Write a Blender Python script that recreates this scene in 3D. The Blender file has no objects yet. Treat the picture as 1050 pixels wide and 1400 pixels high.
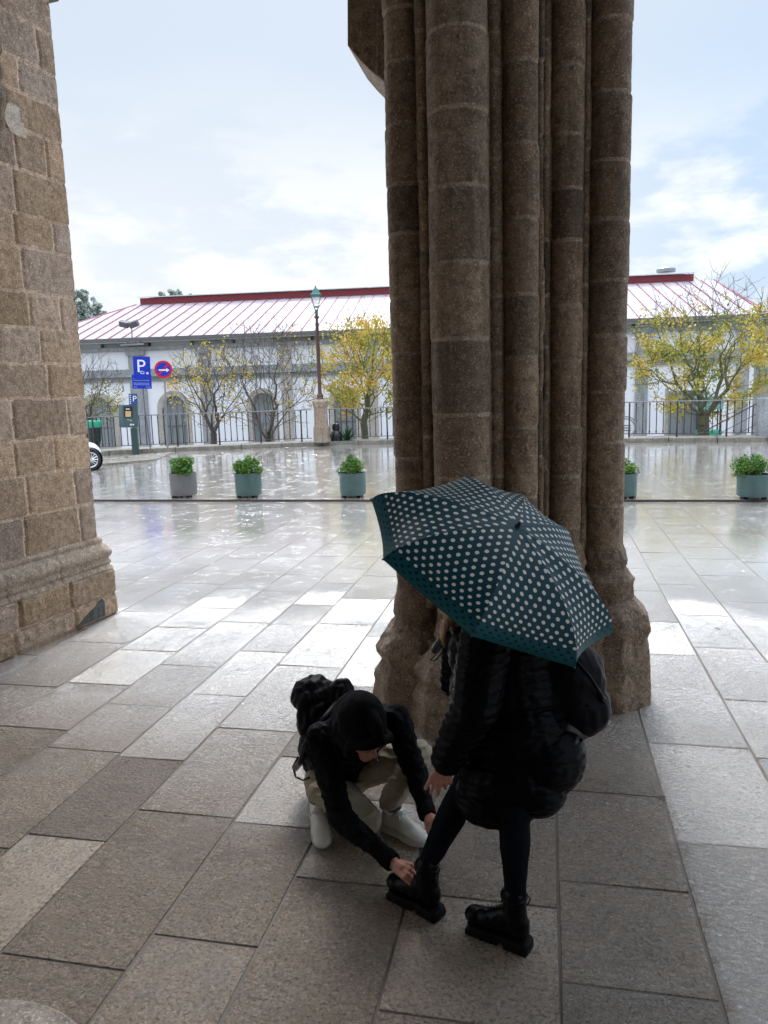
import bpy, bmesh, math, random
import numpy as np
from mathutils import Vector, Matrix, noise
from math import sin, cos, pi, radians, sqrt, atan2
random.seed(7)
S = bpy.context.scene
COL = S.collection

# ------------------------------------------------------------------ camera
H = 2.1; FP = 1051.0; PITCH = radians(9.0); ROLL = radians(1.7); YAW = radians(12.0)
fw = Vector((-sin(YAW)*cos(PITCH), cos(YAW)*cos(PITCH), -sin(PITCH)))
r0 = Vector((cos(YAW), sin(YAW), 0)); u0 = r0.cross(fw)
rt = r0*cos(ROLL) - u0*sin(ROLL); up = u0*cos(ROLL) + r0*sin(ROLL)
CP = Vector((0, 0, H))
cd = bpy.data.cameras.new('camera'); cam = bpy.data.objects.new('camera', cd); COL.objects.link(cam)
cd.sensor_fit = 'VERTICAL'; cd.sensor_height = 36.0; cd.lens = 36.0*FP/1400.0
cd.clip_start = 0.05; cd.clip_end = 2000
M = Matrix((rt, up, -fw)).transposed().to_4x4(); M.translation = CP
cam.matrix_world = M; S.camera = cam

def ray(x, y): return fw + rt*((x-525)/FP) - up*((y-700)/FP)
def at(x, y, Y):                 # a point of the place seen in direction (x, y) that stands at depth Y
    d = ray(x, y); return CP + d*(Y/d.y)
def gr(x, y, z=0.0):
    d = ray(x, y); return CP + d*((z-H)/d.z)

# ------------------------------------------------------------------ world and sun
SUN_EL = radians(48); SUN_AZ = radians(-8)      # azimuth from +Y towards +X
sdir = Vector((sin(SUN_AZ)*cos(SUN_EL), cos(SUN_AZ)*cos(SUN_EL), sin(SUN_EL)))
W = bpy.data.worlds.new('World'); S.world = W; W.use_nodes = True
nt = W.node_tree; nt.nodes.clear(); N = nt.nodes.new; L = nt.links.new
def wmath(op, a, b=None, c=None, clamp=False):
    n = N('ShaderNodeMath'); n.operation = op; n.use_clamp = clamp
    for i, v in enumerate((a, b, c)):
        if v is None: continue
        if isinstance(v, (int, float)): n.inputs[i].default_value = v
        else: L(v, n.inputs[i])
    return n.outputs[0]
def wmix(f, a, b, mode='MIX'):
    n = N('ShaderNodeMix'); n.data_type = 'RGBA'; n.blend_type = mode
    for i, v in ((0, f), (6, a), (7, b)):
        if isinstance(v, (int, float)): n.inputs[i].default_value = v
        elif isinstance(v, tuple): n.inputs[i].default_value = (*v, 1)
        else: L(v, n.inputs[i])
    return n.outputs[2]
tc = N('ShaderNodeTexCoord'); sp = N('ShaderNodeSeparateXYZ'); L(tc.outputs['Generated'], sp.inputs[0])
sky = N('ShaderNodeTexSky'); sky.sky_type = 'NISHITA'; sky.sun_disc = False
sky.sun_elevation = SUN_EL; sky.sun_rotation = SUN_AZ; sky.air_density = 1.0; sky.dust_density = 2.0
def sstep(v, a, b):
    n = N('ShaderNodeMapRange'); n.interpolation_type = 'SMOOTHSTEP'
    L(v, n.inputs[0]); n.inputs[1].default_value = a; n.inputs[2].default_value = b
    return n.outputs[0]
mp = N('ShaderNodeMapping'); mp.inputs['Scale'].default_value = (1, 1, 2.6); mp.inputs['Location'].default_value = (0.15, 0.5, 0.3); L(tc.outputs['Generated'], mp.inputs[0])
n1 = N('ShaderNodeTexNoise'); n1.inputs['Scale'].default_value = 4.2; n1.inputs['Detail'].default_value = 9; n1.inputs['Roughness'].default_value = .56; L(mp.outputs[0], n1.inputs[0])
n2 = N('ShaderNodeTexNoise'); n2.inputs['Scale'].default_value = 1.3; n2.inputs['Detail'].default_value = 3; L(mp.outputs[0], n2.inputs[0])
grad = sstep(sp.outputs[2], 0.0, 0.42)
veil = wmix(grad, (6.9, 7.4, 7.85), (5.5, 6.3, 7.3))
side = wmath('MULTIPLY', sstep(sp.outputs[0], -0.02, 0.25), wmath('SUBTRACT', 1.0, sstep(sp.outputs[2], .25, .5)))
veil = wmix(wmath('MULTIPLY', side, 0.62), veil, (3.9, 5.6, 7.8))
lowz = wmath('SUBTRACT', 1.0, sstep(sp.outputs[2], 0.16, 0.36))
cl = wmath('MULTIPLY', sstep(n1.outputs[0], 0.45, 0.57), lowz)
veil = wmix(wmath('MULTIPLY', cl, 0.9), veil, (8.6, 8.7, 8.8))
veil = wmix(wmath('MULTIPLY', sstep(n2.outputs[0], 0.5, 0.75), 0.35), veil, (7.3, 7.6, 7.9))
col = wmix(0.06, veil, sky.outputs[0])
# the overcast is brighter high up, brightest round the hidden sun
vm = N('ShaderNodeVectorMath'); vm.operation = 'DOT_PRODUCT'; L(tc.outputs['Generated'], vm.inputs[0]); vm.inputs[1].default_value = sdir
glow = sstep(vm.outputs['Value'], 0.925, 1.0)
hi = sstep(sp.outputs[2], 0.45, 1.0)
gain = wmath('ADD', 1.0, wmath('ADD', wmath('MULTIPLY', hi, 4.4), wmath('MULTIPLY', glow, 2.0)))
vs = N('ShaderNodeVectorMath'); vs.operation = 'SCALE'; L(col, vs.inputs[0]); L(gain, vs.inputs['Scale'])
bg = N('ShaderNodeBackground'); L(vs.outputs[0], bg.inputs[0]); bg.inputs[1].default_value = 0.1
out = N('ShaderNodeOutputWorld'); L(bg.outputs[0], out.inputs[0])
sl = bpy.data.lights.new('sun', 'SUN'); sl.energy = 1.5; sl.angle = radians(14); sl.color = (1, .965, .91)
so = bpy.data.objects.new('sun', sl); COL.objects.link(so); so.rotation_euler = (-sdir).to_track_quat('-Z', 'Y').to_euler(); so.location = (0, 0, 30)
S.view_settings.view_transform = 'Standard'; S.view_settings.look = 'None'; S.view_settings.exposure = 0.36; S.view_settings.gamma = 1
S.render.engine = 'CYCLES'; S.cycles.max_bounces = 6; S.cycles.diffuse_bounces = 4; S.cycles.transparent_max_bounces = 12

# ------------------------------------------------------------------ materials
class NT:
    def __init__(s, name):
        s.m = bpy.data.materials.new(name); s.m.use_nodes = True; s.t = s.m.node_tree; s.t.nodes.clear()
        s.b = s.n('ShaderNodeBsdfPrincipled'); s.o = s.n('ShaderNodeOutputMaterial'); s.l(s.b.outputs[0], s.o.inputs[0])
        s.tc = s.n('ShaderNodeTexCoord')
    def n(s, t): return s.t.nodes.new(t)
    def l(s, a, b): s.t.links.new(a, b)
    def put(s, sock, v):
        if isinstance(v, (int, float)): sock.default_value = v
        elif isinstance(v, tuple): sock.default_value = (*v, 1) if len(v) == 3 and sock.type == 'RGBA' else v
        else: s.l(v, sock)
    def math(s, op, a, b=None, c=None, clamp=False):
        n = s.n('ShaderNodeMath'); n.operation = op; n.use_clamp = clamp
        for i, v in enumerate((a, b, c)):
            if v is not None: s.put(n.inputs[i], v)
        return n.outputs[0]
    def mix(s, f, a, b, mode='MIX'):
        n = s.n('ShaderNodeMix'); n.data_type = 'RGBA'; n.blend_type = mode
        s.put(n.inputs[0], f); s.put(n.inputs[6], a); s.put(n.inputs[7], b); return n.outputs[2]
    def noise(s, scale, detail=4, rough=.55, vec=None, dist=0):
        n = s.n('ShaderNodeTexNoise'); n.inputs['Scale'].default_value = scale; n.inputs['Detail'].default_value = detail
        n.inputs['Roughness'].default_value = rough; n.inputs['Distortion'].default_value = dist
        s.l(vec or s.tc.outputs['Object'], n.inputs[0]); return n.outputs[0]
    def voro(s, scale, vec=None, feat='F1'):
        n = s.n('ShaderNodeTexVoronoi'); n.inputs['Scale'].default_value = scale; n.feature = feat
        s.l(vec or s.tc.outputs['Object'], n.inputs[0]); return n
    def rng(s, v, a, b, c=0., d=1., smooth=True):
        n = s.n('ShaderNodeMapRange'); n.interpolation_type = 'SMOOTHSTEP' if smooth else 'LINEAR'
        s.put(n.inputs[0], v)
        for i, k in enumerate((a, b, c, d)): n.inputs[i+1].default_value = k
        return n.outputs[0]
    def bump(s, h, strength=.5, dist=.01, prev=None):
        n = s.n('ShaderNodeBump'); s.put(n.inputs['Strength'], strength); n.inputs['Distance'].default_value = dist
        s.l(h, n.inputs['Height'])
        if prev is not None: s.l(prev, n.inputs['Normal'])
        return n.outputs[0]
    def attr(s, name):
        n = s.n('ShaderNodeVertexColor'); n.layer_name = name; q = s.n('ShaderNodeSeparateColor'); s.l(n.outputs[0], q.inputs[0]); return n.outputs[0], q.outputs
    def set(s, **k):
        for a, v in k.items(): s.put(s.b.inputs[a.replace('_', ' ')], v)
        return s.m

def plain(name, c, rough=.5, metal=0., bump=0., scale=60., var=.12, **k):
    t = NT(name); nz = t.noise(scale*.2, 5)
    a = tuple(x*(1-var) for x in c); b = tuple(min(1, x*(1+var)) for x in c)
    t.set(Base_Color=t.mix(nz, a, b), Roughness=t.rng(t.noise(scale*.35, 3), .3, .7, max(0, rough-.08), min(1, rough+.08)), Metallic=metal)
    if bump: t.set(Normal=t.bump(t.noise(scale, 5), bump, .004))
    for a, v in k.items(): t.put(t.b.inputs[a.replace('_', ' ')], v)
    return t.m

def granite(name, c1, c2, rough=.7, bscale=1., mortar=None, streak=True):
    t = NT(name)
    big = t.noise(2.3, 6, .6); mid = t.noise(17, 6, .65); fine = t.noise(75, 6, .78); sp_ = t.voro(120)
    base = t.mix(t.rng(big, .3, .7), c1, c2)
    base = t.mix(t.rng(mid, .35, .75), base, tuple(x*.62 for x in c1))
    base = t.mix(t.rng(sp_.outputs['Color'], .62, .95, 0, .6), base, tuple(min(1, x*1.75+.03) for x in c2))
    base = t.mix(t.rng(fine, .50, .66, 0, .8), base, tuple(x*.3 for x in c1))
    if streak:
        mpn = t.n('ShaderNodeMapping'); mpn.inputs['Scale'].default_value = (6, 6, .7); t.l(t.tc.outputs['Object'], mpn.inputs[0])
        base = t.mix(t.rng(t.noise(1.5, 5, .6, mpn.outputs[0]), .5, .72, 0, .6), base, tuple(x*.42 for x in c1))
    if mortar:
        ac, q = t.attr('slab')
        base = t.mix(1.0, base, ac, 'MULTIPLY') if mortar == 'tint' else base
    t.set(Base_Color=base, Roughness=t.rng(mid, .3, .7, rough-.12, rough+.12))
    b1 = t.bump(t.noise(14, 8, .7), .9*bscale, .02); b2 = t.bump(fine, .8*bscale, .008, b1)
    t.set(Normal=b2); return t.m

MAT = {}
MAT['pier'] = granite('weathered_granite', (.27, .18, .112), (.50, .365, .25), .6, 1.4, mortar='tint')
MAT['pier_plain'] = granite('weathered_granite_plain', (.26, .172, .108), (.48, .35, .24), .6, 1.4)
MAT['pier_mortar'] = granite('pale_mortar', (.36, .27, .195), (.52, .41, .31), .8, .7, streak=False)
MAT['wall'] = granite('ashlar_granite', (.49, .365, .27), (.68, .54, .42), .75, 1.4, mortar='tint', streak=False)
MAT['porch'] = granite('porch_granite', (.13, .105, .08), (.22, .18, .145), .8, .6)
MAT['build_granite'] = granite('market_granite', (.30, .31, .32), (.42, .43, .44), .7, .4)
MAT['ped'] = granite('pedestal_granite', (.26, .19, .13), (.42, .33, .25), .7, .6)
MAT['kerb'] = granite('kerb_granite', (.16, .14, .11), (.30, .27, .23), .5, .6)
MAT['white_wall'] = plain('white_render', (.84, .84, .87), .7, var=.04, bump=.2, scale=12)
MAT['roof'] = plain('pale_roof_metal', (.43, .385, .41), .3, var=.08, scale=6)
MAT['seam'] = plain('red_seam', (.36, .10, .15), .4)
MAT['redband'] = plain('red_band', (.24, .03, .04), .5)
MAT['topglass'] = plain('skylight', (.55, .60, .61), .15)
MAT['dark'] = plain('dark_metal', (.035, .024, .026), .4, bump=.2)
MAT['gutter'] = plain('gutter_grey', (.13, .12, .125), .5)
MAT['winglass'] = plain('window_glass', (.27, .30, .30), .12, var=.3, scale=8)
MAT['blind'] = plain('pale_blind', (.55, .57, .55), .6)
MAT['doorgrey'] = plain('grey_door', (.22, .24, .25), .4)
MAT['archstone'] = granite('arch_stone', (.42, .37, .31), (.56, .51, .45), .7, .4)
MAT['rail'] = plain('rail_iron', (.045, .028, .032), .35, bump=.2)
MAT['railtop'] = plain('rail_top_iron', (.16, .15, .17), .2)
MAT['lampgreen'] = plain('lamp_green', (.015, .12, .095), .35)
MAT['lampiron'] = plain('lamp_iron', (.07, .032, .026), .35, bump=.3)
MAT['glass'] = NT('lamp_glass').set(Base_Color=(.9, .95, 1.), Roughness=.05, Transmission_Weight=.95, IOR=1.1, Alpha=.35)
MAT['signblue'] = plain('sign_blue', (.006, .035, .42), .3, var=.05)
MAT['signred'] = plain('sign_red', (.55, .012, .03), .3, var=.05)
MAT['signwhite'] = plain('sign_white', (.75, .75, .74), .35, var=.05)
MAT['galv'] = plain('galvanised', (.28, .29, .31), .35, .5)
MAT['polepurple'] = plain('weathered_pole', (.13, .10, .14), .4)
MAT['meter'] = plain('meter_green', (.055, .10, .11), .35, bump=.1)
MAT['meterpost'] = plain('meter_post', (.03, .062, .055), .4)
MAT['black'] = plain('black_plastic', (.012, .012, .014), .3)
MAT['paper'] = plain('notice_orange', (.68, .40, .18), .5)
MAT['bin'] = plain('bin_dark_green', (.006, .028, .024), .3)
MAT['bag'] = plain('bag_green', (.03, .38, .24), .35, bump=.6, scale=30)
MAT['carpaint'] = plain('white_car_paint', (.78, .80, .82), .12, var=.02, Coat_Weight=.8)
MAT['tyre'] = plain('tyre', (.012, .012, .013), .7)
MAT['alloy'] = plain('alloy', (.55, .55, .56), .25, .8)
MAT['planter_green'] = plain('green_planter', (.055, .105, .10), .35, bump=.35, var=.22, scale=30)
MAT['planter_grey'] = plain('grey_planter', (.135, .13, .128), .5, bump=.5, var=.3, scale=30)
MAT['soil'] = plain('soil', (.03, .02, .013), .9, bump=.8)
MAT['bark'] = plain('bark', (.085, .07, .058), .75, bump=.7, var=.3)
MAT['bark_green'] = plain('mossy_bark', (.11, .115, .06), .75, bump=.7, var=.3)
MAT['skin'] = NT('skin').set(Base_Color=(.50, .22, .16), Roughness=.5, Subsurface_Weight=.15, Subsurface_Scale=.01)
MAT['hair'] = plain('blond_hair', (.34, .20, .09), .5, var=.35, scale=300)
MAT['trouser'] = plain('khaki_trousers', (.40, .345, .24), .85, bump=.5, scale=40)
MAT['jacket'] = plain('black_jacket', (.0022, .0025, .0036), .6, bump=.35, scale=50, Specular_IOR_Level=.06)
MAT['puffer'] = plain('black_puffer', (.0015, .0017, .003), .4, bump=.5, scale=45, Specular_IOR_Level=.075)
MAT['hood'] = plain('black_hood_fabric', (.003, .0032, .004), .9, bump=.3, scale=70, Specular_IOR_Level=.1)
MAT['jeans'] = plain('black_jeans', (.0025, .004, .007), .7, bump=.3, scale=90, Specular_IOR_Level=.07)
MAT['leatherblack'] = plain('black_leather', (.002, .002, .0025), .32, bump=.2, Specular_IOR_Level=.13)
MAT['solerubber'] = plain('black_rubber', (.004, .004, .004), .65, Specular_IOR_Level=.15)
MAT['sneaker'] = plain('white_leather', (.82, .79, .70), .4, bump=.15)
MAT['sneaker_sole'] = plain('offwhite_rubber', (.52, .48, .40), .55)
MAT['navy'] = plain('navy_lining', (.01, .014, .04), .7)
MAT['knit'] = plain('cream_knit', (.55, .47, .36), .9, bump=.8, scale=120)
MAT['nylon'] = plain('black_nylon', (.006, .0055, .008), .45, bump=.6, scale=30, Specular_IOR_Level=.08)
MAT['brownleather'] = plain('brown_leather', (.035, .017, .011), .45, bump=.3)
MAT['steel'] = plain('steel', (.6, .6, .6), .2, 1.)
MAT['teal'] = plain('teal_strap', (.01, .09, .09), .5)

def foliage(name, cols, rough=.45, trans=.25):
    t = NT(name); ac, q = t.attr('leaf')
    n = t.n('ShaderNodeValToRGB'); n.color_ramp.interpolation = 'LINEAR'
    t.l(q[0], n.inputs[0]); e = n.color_ramp.elements
    e[0].position = 0; e[0].color = (*cols[0], 1); e[1].position = 1; e[1].color = (*cols[-1], 1)
    for i, c in enumerate(cols[1:-1]): x = e.new((i+1)/(len(cols)-1)); x.color = (*c, 1)
    t.set(Base_Color=n.outputs[0], Roughness=rough)
    tr = t.n('ShaderNodeBsdfTranslucent'); t.l(n.outputs[0], tr.inputs[0]); mx = t.n('ShaderNodeMixShader'); mx.inputs[0].default_value = trans
    t.l(t.b.outputs[0], mx.inputs[1]); t.l(tr.outputs[0], mx.inputs[2]); t.l(mx.outputs[0], t.o.inputs[0]); return t.m
MAT['leaf_yellow'] = foliage('yellow_leaves', [(.15, .19, .03), (.33, .32, .05), (.58, .46, .07), (.62, .39, .06)], trans=.4)
MAT['leaf_green'] = foliage('green_leaves', [(.012, .05, .008), (.035, .12, .014), (.09, .22, .02), (.2, .3, .03), (.25, .09, .02)])
MAT['leaf_hazed'] = foliage('hazed_far_leaves', [(.26, .33, .29), (.36, .42, .37), (.42, .47, .42)])  # leaf colours paled to stand in for distance haze
MAT['leaf_dark'] = foliage('dark_leaves', [(.01, .045, .015), (.03, .10, .03)])

# wet granite paving
def paving_mat():
    t = NT('wet_granite_paving'); ac, q = t.attr('slab'); P = t.tc.outputs['Object']
    sx = t.n('ShaderNodeSeparateXYZ'); t.l(P, sx.inputs[0])
    mid = t.noise(9, 7, .65); fine = t.noise(62, 5, .75); v = t.voro(115); big = t.noise(1.1, 5, .6)
    c = t.mix(q[0], (.235, .155, .092), (.325, .235, .155))
    c = t.mix(t.rng(q[2], .70, 1., 0, .25), c, (.32, .30, .27))
    c = t.mix(t.rng(mid, .4, .75, 0, .55), c, (.13, .098, .07))
    c = t.mix(t.rng(v.outputs['Color'], .6, .95, 0, .42), c, (.56, .48, .38))
    c = t.mix(t.rng(fine, .47, .62, 0, .85), c, (.05, .04, .03))
    c = t.mix(t.rng(big, .5, .75, 0, .35), c, (.30, .28, .26))
    # wetness: the open plaza is rained on, under the porch only damp
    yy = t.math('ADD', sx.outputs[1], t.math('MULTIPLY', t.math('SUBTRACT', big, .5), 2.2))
    xo = t.rng(t.math('ADD', sx.outputs[0], t.math('MULTIPLY', t.math('SUBTRACT', mid, .5), .25)), .56, .66)
    wet = t.math('MAXIMUM', t.rng(t.math('ADD', yy, t.math('MULTIPLY', t.math('SUBTRACT', .5, q[1]), 1.1)), 3.1, 5.1), t.math('MULTIPLY', xo, .85))
    st_ = t.rng(t.noise(2.1, 6, .7, dist=.6), .48, .68); c = t.mix(t.math('MULTIPLY', st_, .45), c, (.105, .075, .05)); rough_slab = q[1]
    ro = t.math('SUBTRACT', t.math('ADD', .17, t.math('MULTIPLY', rough_slab, .16)), t.math('MULTIPLY', wet, .20))
    ro = t.math('SUBTRACT', ro, t.math('MULTIPLY', t.rng(sx.outputs[1], 6.5, 10), .12))
    ro = t.math('MAXIMUM', t.math('SUBTRACT', ro, t.math('MULTIPLY', st_, .07)), .03)
    c = t.mix(t.math('MULTIPLY', wet, .58), c, t.mix(t.rng(yy, 5.5, 9.5), (.25, .205, .16), (.52, .495, .47)))  # bright sky sheen outside and brown wall reflection painted into the wet colour
    mpn = t.n('ShaderNodeMapping'); mpn.inputs['Rotation'].default_value = (0, 0, .5); mpn.inputs['Scale'].default_value = (1, 1.7, 1); t.l(P, mpn.inputs[0])
    chis = t.noise(27, 6, .66, mpn.outputs[0], 1.2)
    b = t.bump(chis, t.math('MULTIPLY', t.math('SUBTRACT', 1.0, t.rng(yy, 4.3, 9.5, 0, .95)), t.math('ADD', .30, t.math('MULTIPLY', q[1], .6))), .036)
    b = t.bump(fine, t.math('MULTIPLY', t.math('SUBTRACT', 1.0, t.rng(yy, 4.3, 8.5, 0, .95)), .8), .006, b)
    fl = t.math('ABSOLUTE', t.math('SUBTRACT', t.noise(6.5, 6, .62, mpn.outputs[0], .8), .5)); msk = t.rng(t.noise(2.7, 2), .5, .62)
    line = t.math('MULTIPLY', t.math('SUBTRACT', 1.0, t.rng(fl, 0.0, .012)), msk)
    b = t.bump(t.math('SUBTRACT', 1.0, line), .55, .004, b)
    c = t.mix(t.math('MULTIPLY', line, .55), c, (.045, .033, .024))
    ripple = t.noise(5.5, 2, .4)
    b = t.bump(ripple, t.math('SUBTRACT', .10, t.rng(sx.outputs[1], 7, 13, 0, .055)), .012, b)
    drops = t.noise(26, 2, .5)
    bc_ = b
    b = t.bump(drops, t.math('MULTIPLY', wet, .05), .004, b)
    t.set(Base_Color=c, Roughness=ro, Normal=b, IOR=t.math('ADD', 1.75, t.math('MULTIPLY', wet, 1.75)), Coat_Weight=t.math('ADD', .55, t.math('MULTIPLY', wet, .45)), Coat_Roughness=t.math('SUBTRACT', .13, t.math('MULTIPLY', wet, .09)), Coat_Normal=b)
    t.set(Specular_IOR_Level=.5)
    return t.m
MAT['paving'] = paving_mat()
t = NT('wet_joint'); MAT['joint'] = t.set(Base_Color=t.mix(t.noise(9), (.05, .038, .028), (.17, .13, .10)), Roughness=.6)
t = NT('dark_riser'); MAT['riser'] = t.set(Base_Color=t.mix(t.noise(5), (.035, .022, .016), (.08, .055, .045)), Roughness=.6)
t = NT('ground_wet'); MAT['ground'] = t.set(Base_Color=t.mix(t.noise(.7, 6), (.16, .16, .155), (.27, .26, .25)), Roughness=.3)

# ------------------------------------------------------------------ geometry helpers
ORG = {}
def empty(name, loc, label=None, cat=None, group=None):
    o = bpy.data.objects.new(name, None); COL.objects.link(o); o.location = loc; o.empty_display_size = .1; ORG[o] = Vector(loc)
    tag(o, label, cat, group); return o
def tag(o, label=None, cat=None, group=None, kind=None):
    if label: o['label'] = label
    if cat: o['category'] = cat
    if group: o['group'] = group
    if kind: o['kind'] = kind
    return o
def link(name, me, parent=None, org=None):
    o = bpy.data.objects.new(name, me); COL.objects.link(o)
    if parent is not None: o.parent = parent; ORG[o] = ORG[parent]
    else: ORG[o] = Vector(org) if org is not None else Vector((0, 0, 0)); o.location = ORG[o]
    return o
def basis(d):
    d = Vector(d).normalized(); a = Vector((0, 0, 1)) if abs(d.z) < .95 else Vector((1, 0, 0))
    x = d.cross(a).normalized(); return x, x.cross(d).normalized(), d
class MB:
    def __init__(s): s.v = []; s.f = []; s.mi = []; s.att = []
    def add(s, vs, fs, mi=0, a=None):
        k = len(s.v); s.v += [tuple(v) for v in vs]; s.f += [tuple(i+k for i in f) for f in fs]; s.mi += [mi]*len(fs); s.att += [a or (1, 1, 1)]*len(fs); return s
    def box(s, c, h, rz=0, mi=0, a=None, R=None):
        R = R or Matrix.Rotation(rz, 3, 'Z'); c = Vector(c)
        vs = [c + R @ Vector((x*h[0], y*h[1], z*h[2])) for x in (-1, 1) for y in (-1, 1) for z in (-1, 1)]
        return s.add(vs, [(0, 1, 3, 2), (4, 6, 7, 5), (0, 4, 5, 1), (2, 3, 7, 6), (0, 2, 6, 4), (1, 5, 7, 3)], mi, a)
    def tube(s, pts, rad, n=8, mi=0, a=None, cap=True):
        pts = [Vector(p) for p in pts]
        if isinstance(rad, (int, float)): rad = [rad]*len(pts)
        vs = []; x = None
        for i, p in enumerate(pts):
            d = (pts[min(i+1, len(pts)-1)] - pts[max(i-1, 0)])
            if d.length < 1e-9: d = Vector((0, 0, 1))
            d.normalize()
            if x is None: x, y, _ = basis(d)
            else:
                x = (x - d*x.dot(d)); x = x.normalized() if x.length > 1e-6 else basis(d)[0]; y = x.cross(d)
            for k in range(n): vs.append(p + (x*cos(2*pi*k/n) + y*sin(2*pi*k/n))*rad[i])
        fs = [(i*n+k, i*n+(k+1) % n, (i+1)*n+(k+1) % n, (i+1)*n+k) for i in range(len(pts)-1) for k in range(n)]
        if cap: fs += [tuple(range(n)), tuple(reversed(range((len(pts)-1)*n, len(pts)*n)))]
        return s.add(vs, fs, mi, a)
    def lathe(s, c, prof, n=24, mi=0, a=None, rot=0, sx=1, sy=1):
        c = Vector(c); vs = [c + Vector((r*cos(2*pi*k/n+rot)*sx, r*sin(2*pi*k/n+rot)*sy, z)) for r, z in prof for k in range(n)]
        m = len(prof); fs = [(i*n+k, i*n+(k+1) % n, (i+1)*n+(k+1) % n, (i+1)*n+k) for i in range(m-1) for k in range(n)]
        fs += [tuple(reversed(range(n))), tuple(range((m-1)*n, m*n))]
        return s.add(vs, fs, mi, a)
    def sphere(s, c, r, n=14, m=9, R=None, mi=0):
        c = Vector(c); r = (r, r, r) if isinstance(r, (int, float)) else r; vs = []
        for i in range(1, m):
            th = pi*i/m
            for k in range(n):
                q = Vector((r[0]*sin(th)*cos(2*pi*k/n), r[1]*sin(th)*sin(2*pi*k/n), r[2]*cos(th))); vs.append(c + (R @ q if R else q))
        t_ = Vector((0, 0, r[2])); vs += [c + (R @ t_ if R else t_), c - (R @ t_ if R else t_)]
        fs = [(i*n+k, (i+1)*n+k, (i+1)*n+(k+1) % n, i*n+(k+1) % n) for i in range(m-2) for k in range(n)]
        fs += [(len(vs)-2, k, (k+1) % n) for k in range(n)] + [(len(vs)-1, (m-2)*n+(k+1) % n, (m-2)*n+k) for k in range(n)]
        return s.add(vs, fs, mi)
    def prism(s, poly, d, mi=0, a=None):        # poly: list of 3D points, extruded by d
        n = len(poly); d = Vector(d); vs = [Vector(p) for p in poly] + [Vector(p)+d for p in poly]
        return s.add(vs, [tuple(reversed(range(n))), tuple(range(n, 2*n))] + [(k, (k+1) % n, n+(k+1) % n, n+k) for k in range(n)], mi, a)
    def build(s, name, mats, parent=None, smooth=False, org=None, bevel=0, attname=None, disp=None):
        o0 = ORG[parent] if parent is not None else (Vector(org) if org is not None else Vector((0, 0, 0)))
        me = bpy.data.meshes.new(name); V = [(v[0]-o0.x, v[1]-o0.y, v[2]-o0.z) for v in s.v]
        me.from_pydata(V, [], s.f)
        mats = mats if isinstance(mats, (list, tuple)) else [mats]
        for m in mats: me.materials.append(MAT[m] if isinstance(m, str) else m)
        me.polygons.foreach_set('material_index', s.mi)
        if attname:
            ca = me.color_attributes.new(attname, 'FLOAT_COLOR', 'CORNER'); arr = np.ones((len(me.loops), 4), dtype=np.float32)
            i = 0
            for f, c in zip(s.f, s.att): arr[i:i+len(f), :3] = c; i += len(f)
            ca.data.foreach_set('color', arr.ravel())
        bm = bmesh.new(); bm.from_mesh(me); bmesh.ops.recalc_face_normals(bm, faces=bm.faces) if len(s.f) < 60000 else None
        if bevel: bmesh.ops.bevel(bm, geom=bm.edges[:], offset=bevel, segments=2, affect='EDGES', profile=.6)
        bm.to_mesh(me); bm.free()
        if disp:
            for v in me.vertices: v.co += disp(v.co+o0, v.normal)
        if smooth: me.polygons.foreach_set('use_smooth', [True]*len(me.polygons))
        me.update()
        if smooth == 'auto': me.set_sharp_from_angle(angle=radians(38))
        return link(name, me, parent, org)
def evalmesh(me, mods):
    o = bpy.data.objects.new('tmp', me); COL.objects.link(o)
    for ty, kw in mods:
        m = o.modifiers.new('m', ty)
        for k, v in kw.items(): setattr(m, k, v)
    dg = bpy.context.evaluated_depsgraph_get(); dg.update()
    r = bpy.data.meshes.new_from_object(o.evaluated_get(dg)); COL.objects.unlink(o); bpy.data.objects.remove(o); return r
def fused(name, mb, voxel, mat, parent=None, smooth=6, disp=None, org=None, cut=None):
    me = bpy.data.meshes.new(name); me.from_pydata(mb.v, [], mb.f); me.update()
    bm = bmesh.new(); bm.from_mesh(me); bmesh.ops.recalc_face_normals(bm, faces=bm.faces); bm.to_mesh(me); bm.free()
    r = evalmesh(me, [('REMESH', dict(mode='VOXEL', voxel_size=voxel)), ('SMOOTH', dict(iterations=smooth, factor=.5))])
    if cut:
        bm = bmesh.new(); bm.from_mesh(r)
        for co, no in cut:
            g = bmesh.ops.bisect_plane(bm, geom=bm.verts[:]+bm.edges[:]+bm.faces[:], plane_co=co, plane_no=no, clear_outer=True)
            ed = [e for e in g['geom_cut'] if isinstance(e, bmesh.types.BMEdge)]
            try: bmesh.ops.holes_fill(bm, edges=ed)
            except Exception: pass
        bm.to_mesh(r); bm.free()
    r.materials.clear(); r.materials.append(MAT[mat])
    o0 = ORG[parent] if parent is not None else (Vector(org) if org is not None else Vector((0, 0, 0)))
    r.update()
    nn = [v.normal.copy() for v in r.vertices]
    for v, n in zip(r.vertices, nn):
        if disp: v.co += disp(v.co, n)
        v.co -= o0
    r.polygons.foreach_set('use_smooth', [True]*len(r.polygons)); r.update(); r.name = name
    return link(name, r, parent, org)
def cap(mb, a, ra, b, rb, n=12):
    a = Vector(a); b = Vector(b); mb.sphere(a, ra, n, 8); mb.sphere(b, rb, n, 8); mb.tube([a, b], [ra, rb], n)
def chain(mb, pts):
    for (a, ra), (b, rb) in zip(pts, pts[1:]): cap(mb, a, ra, b, rb)
def ndisp(amp, sc, amp2=0, sc2=1):
    def f(p, n):
        q = amp*noise.noise(p*sc)
        if amp2: q += amp2*noise.noise(p*sc2 + Vector((7, 3, 1)))
        return n*q
    return f
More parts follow.
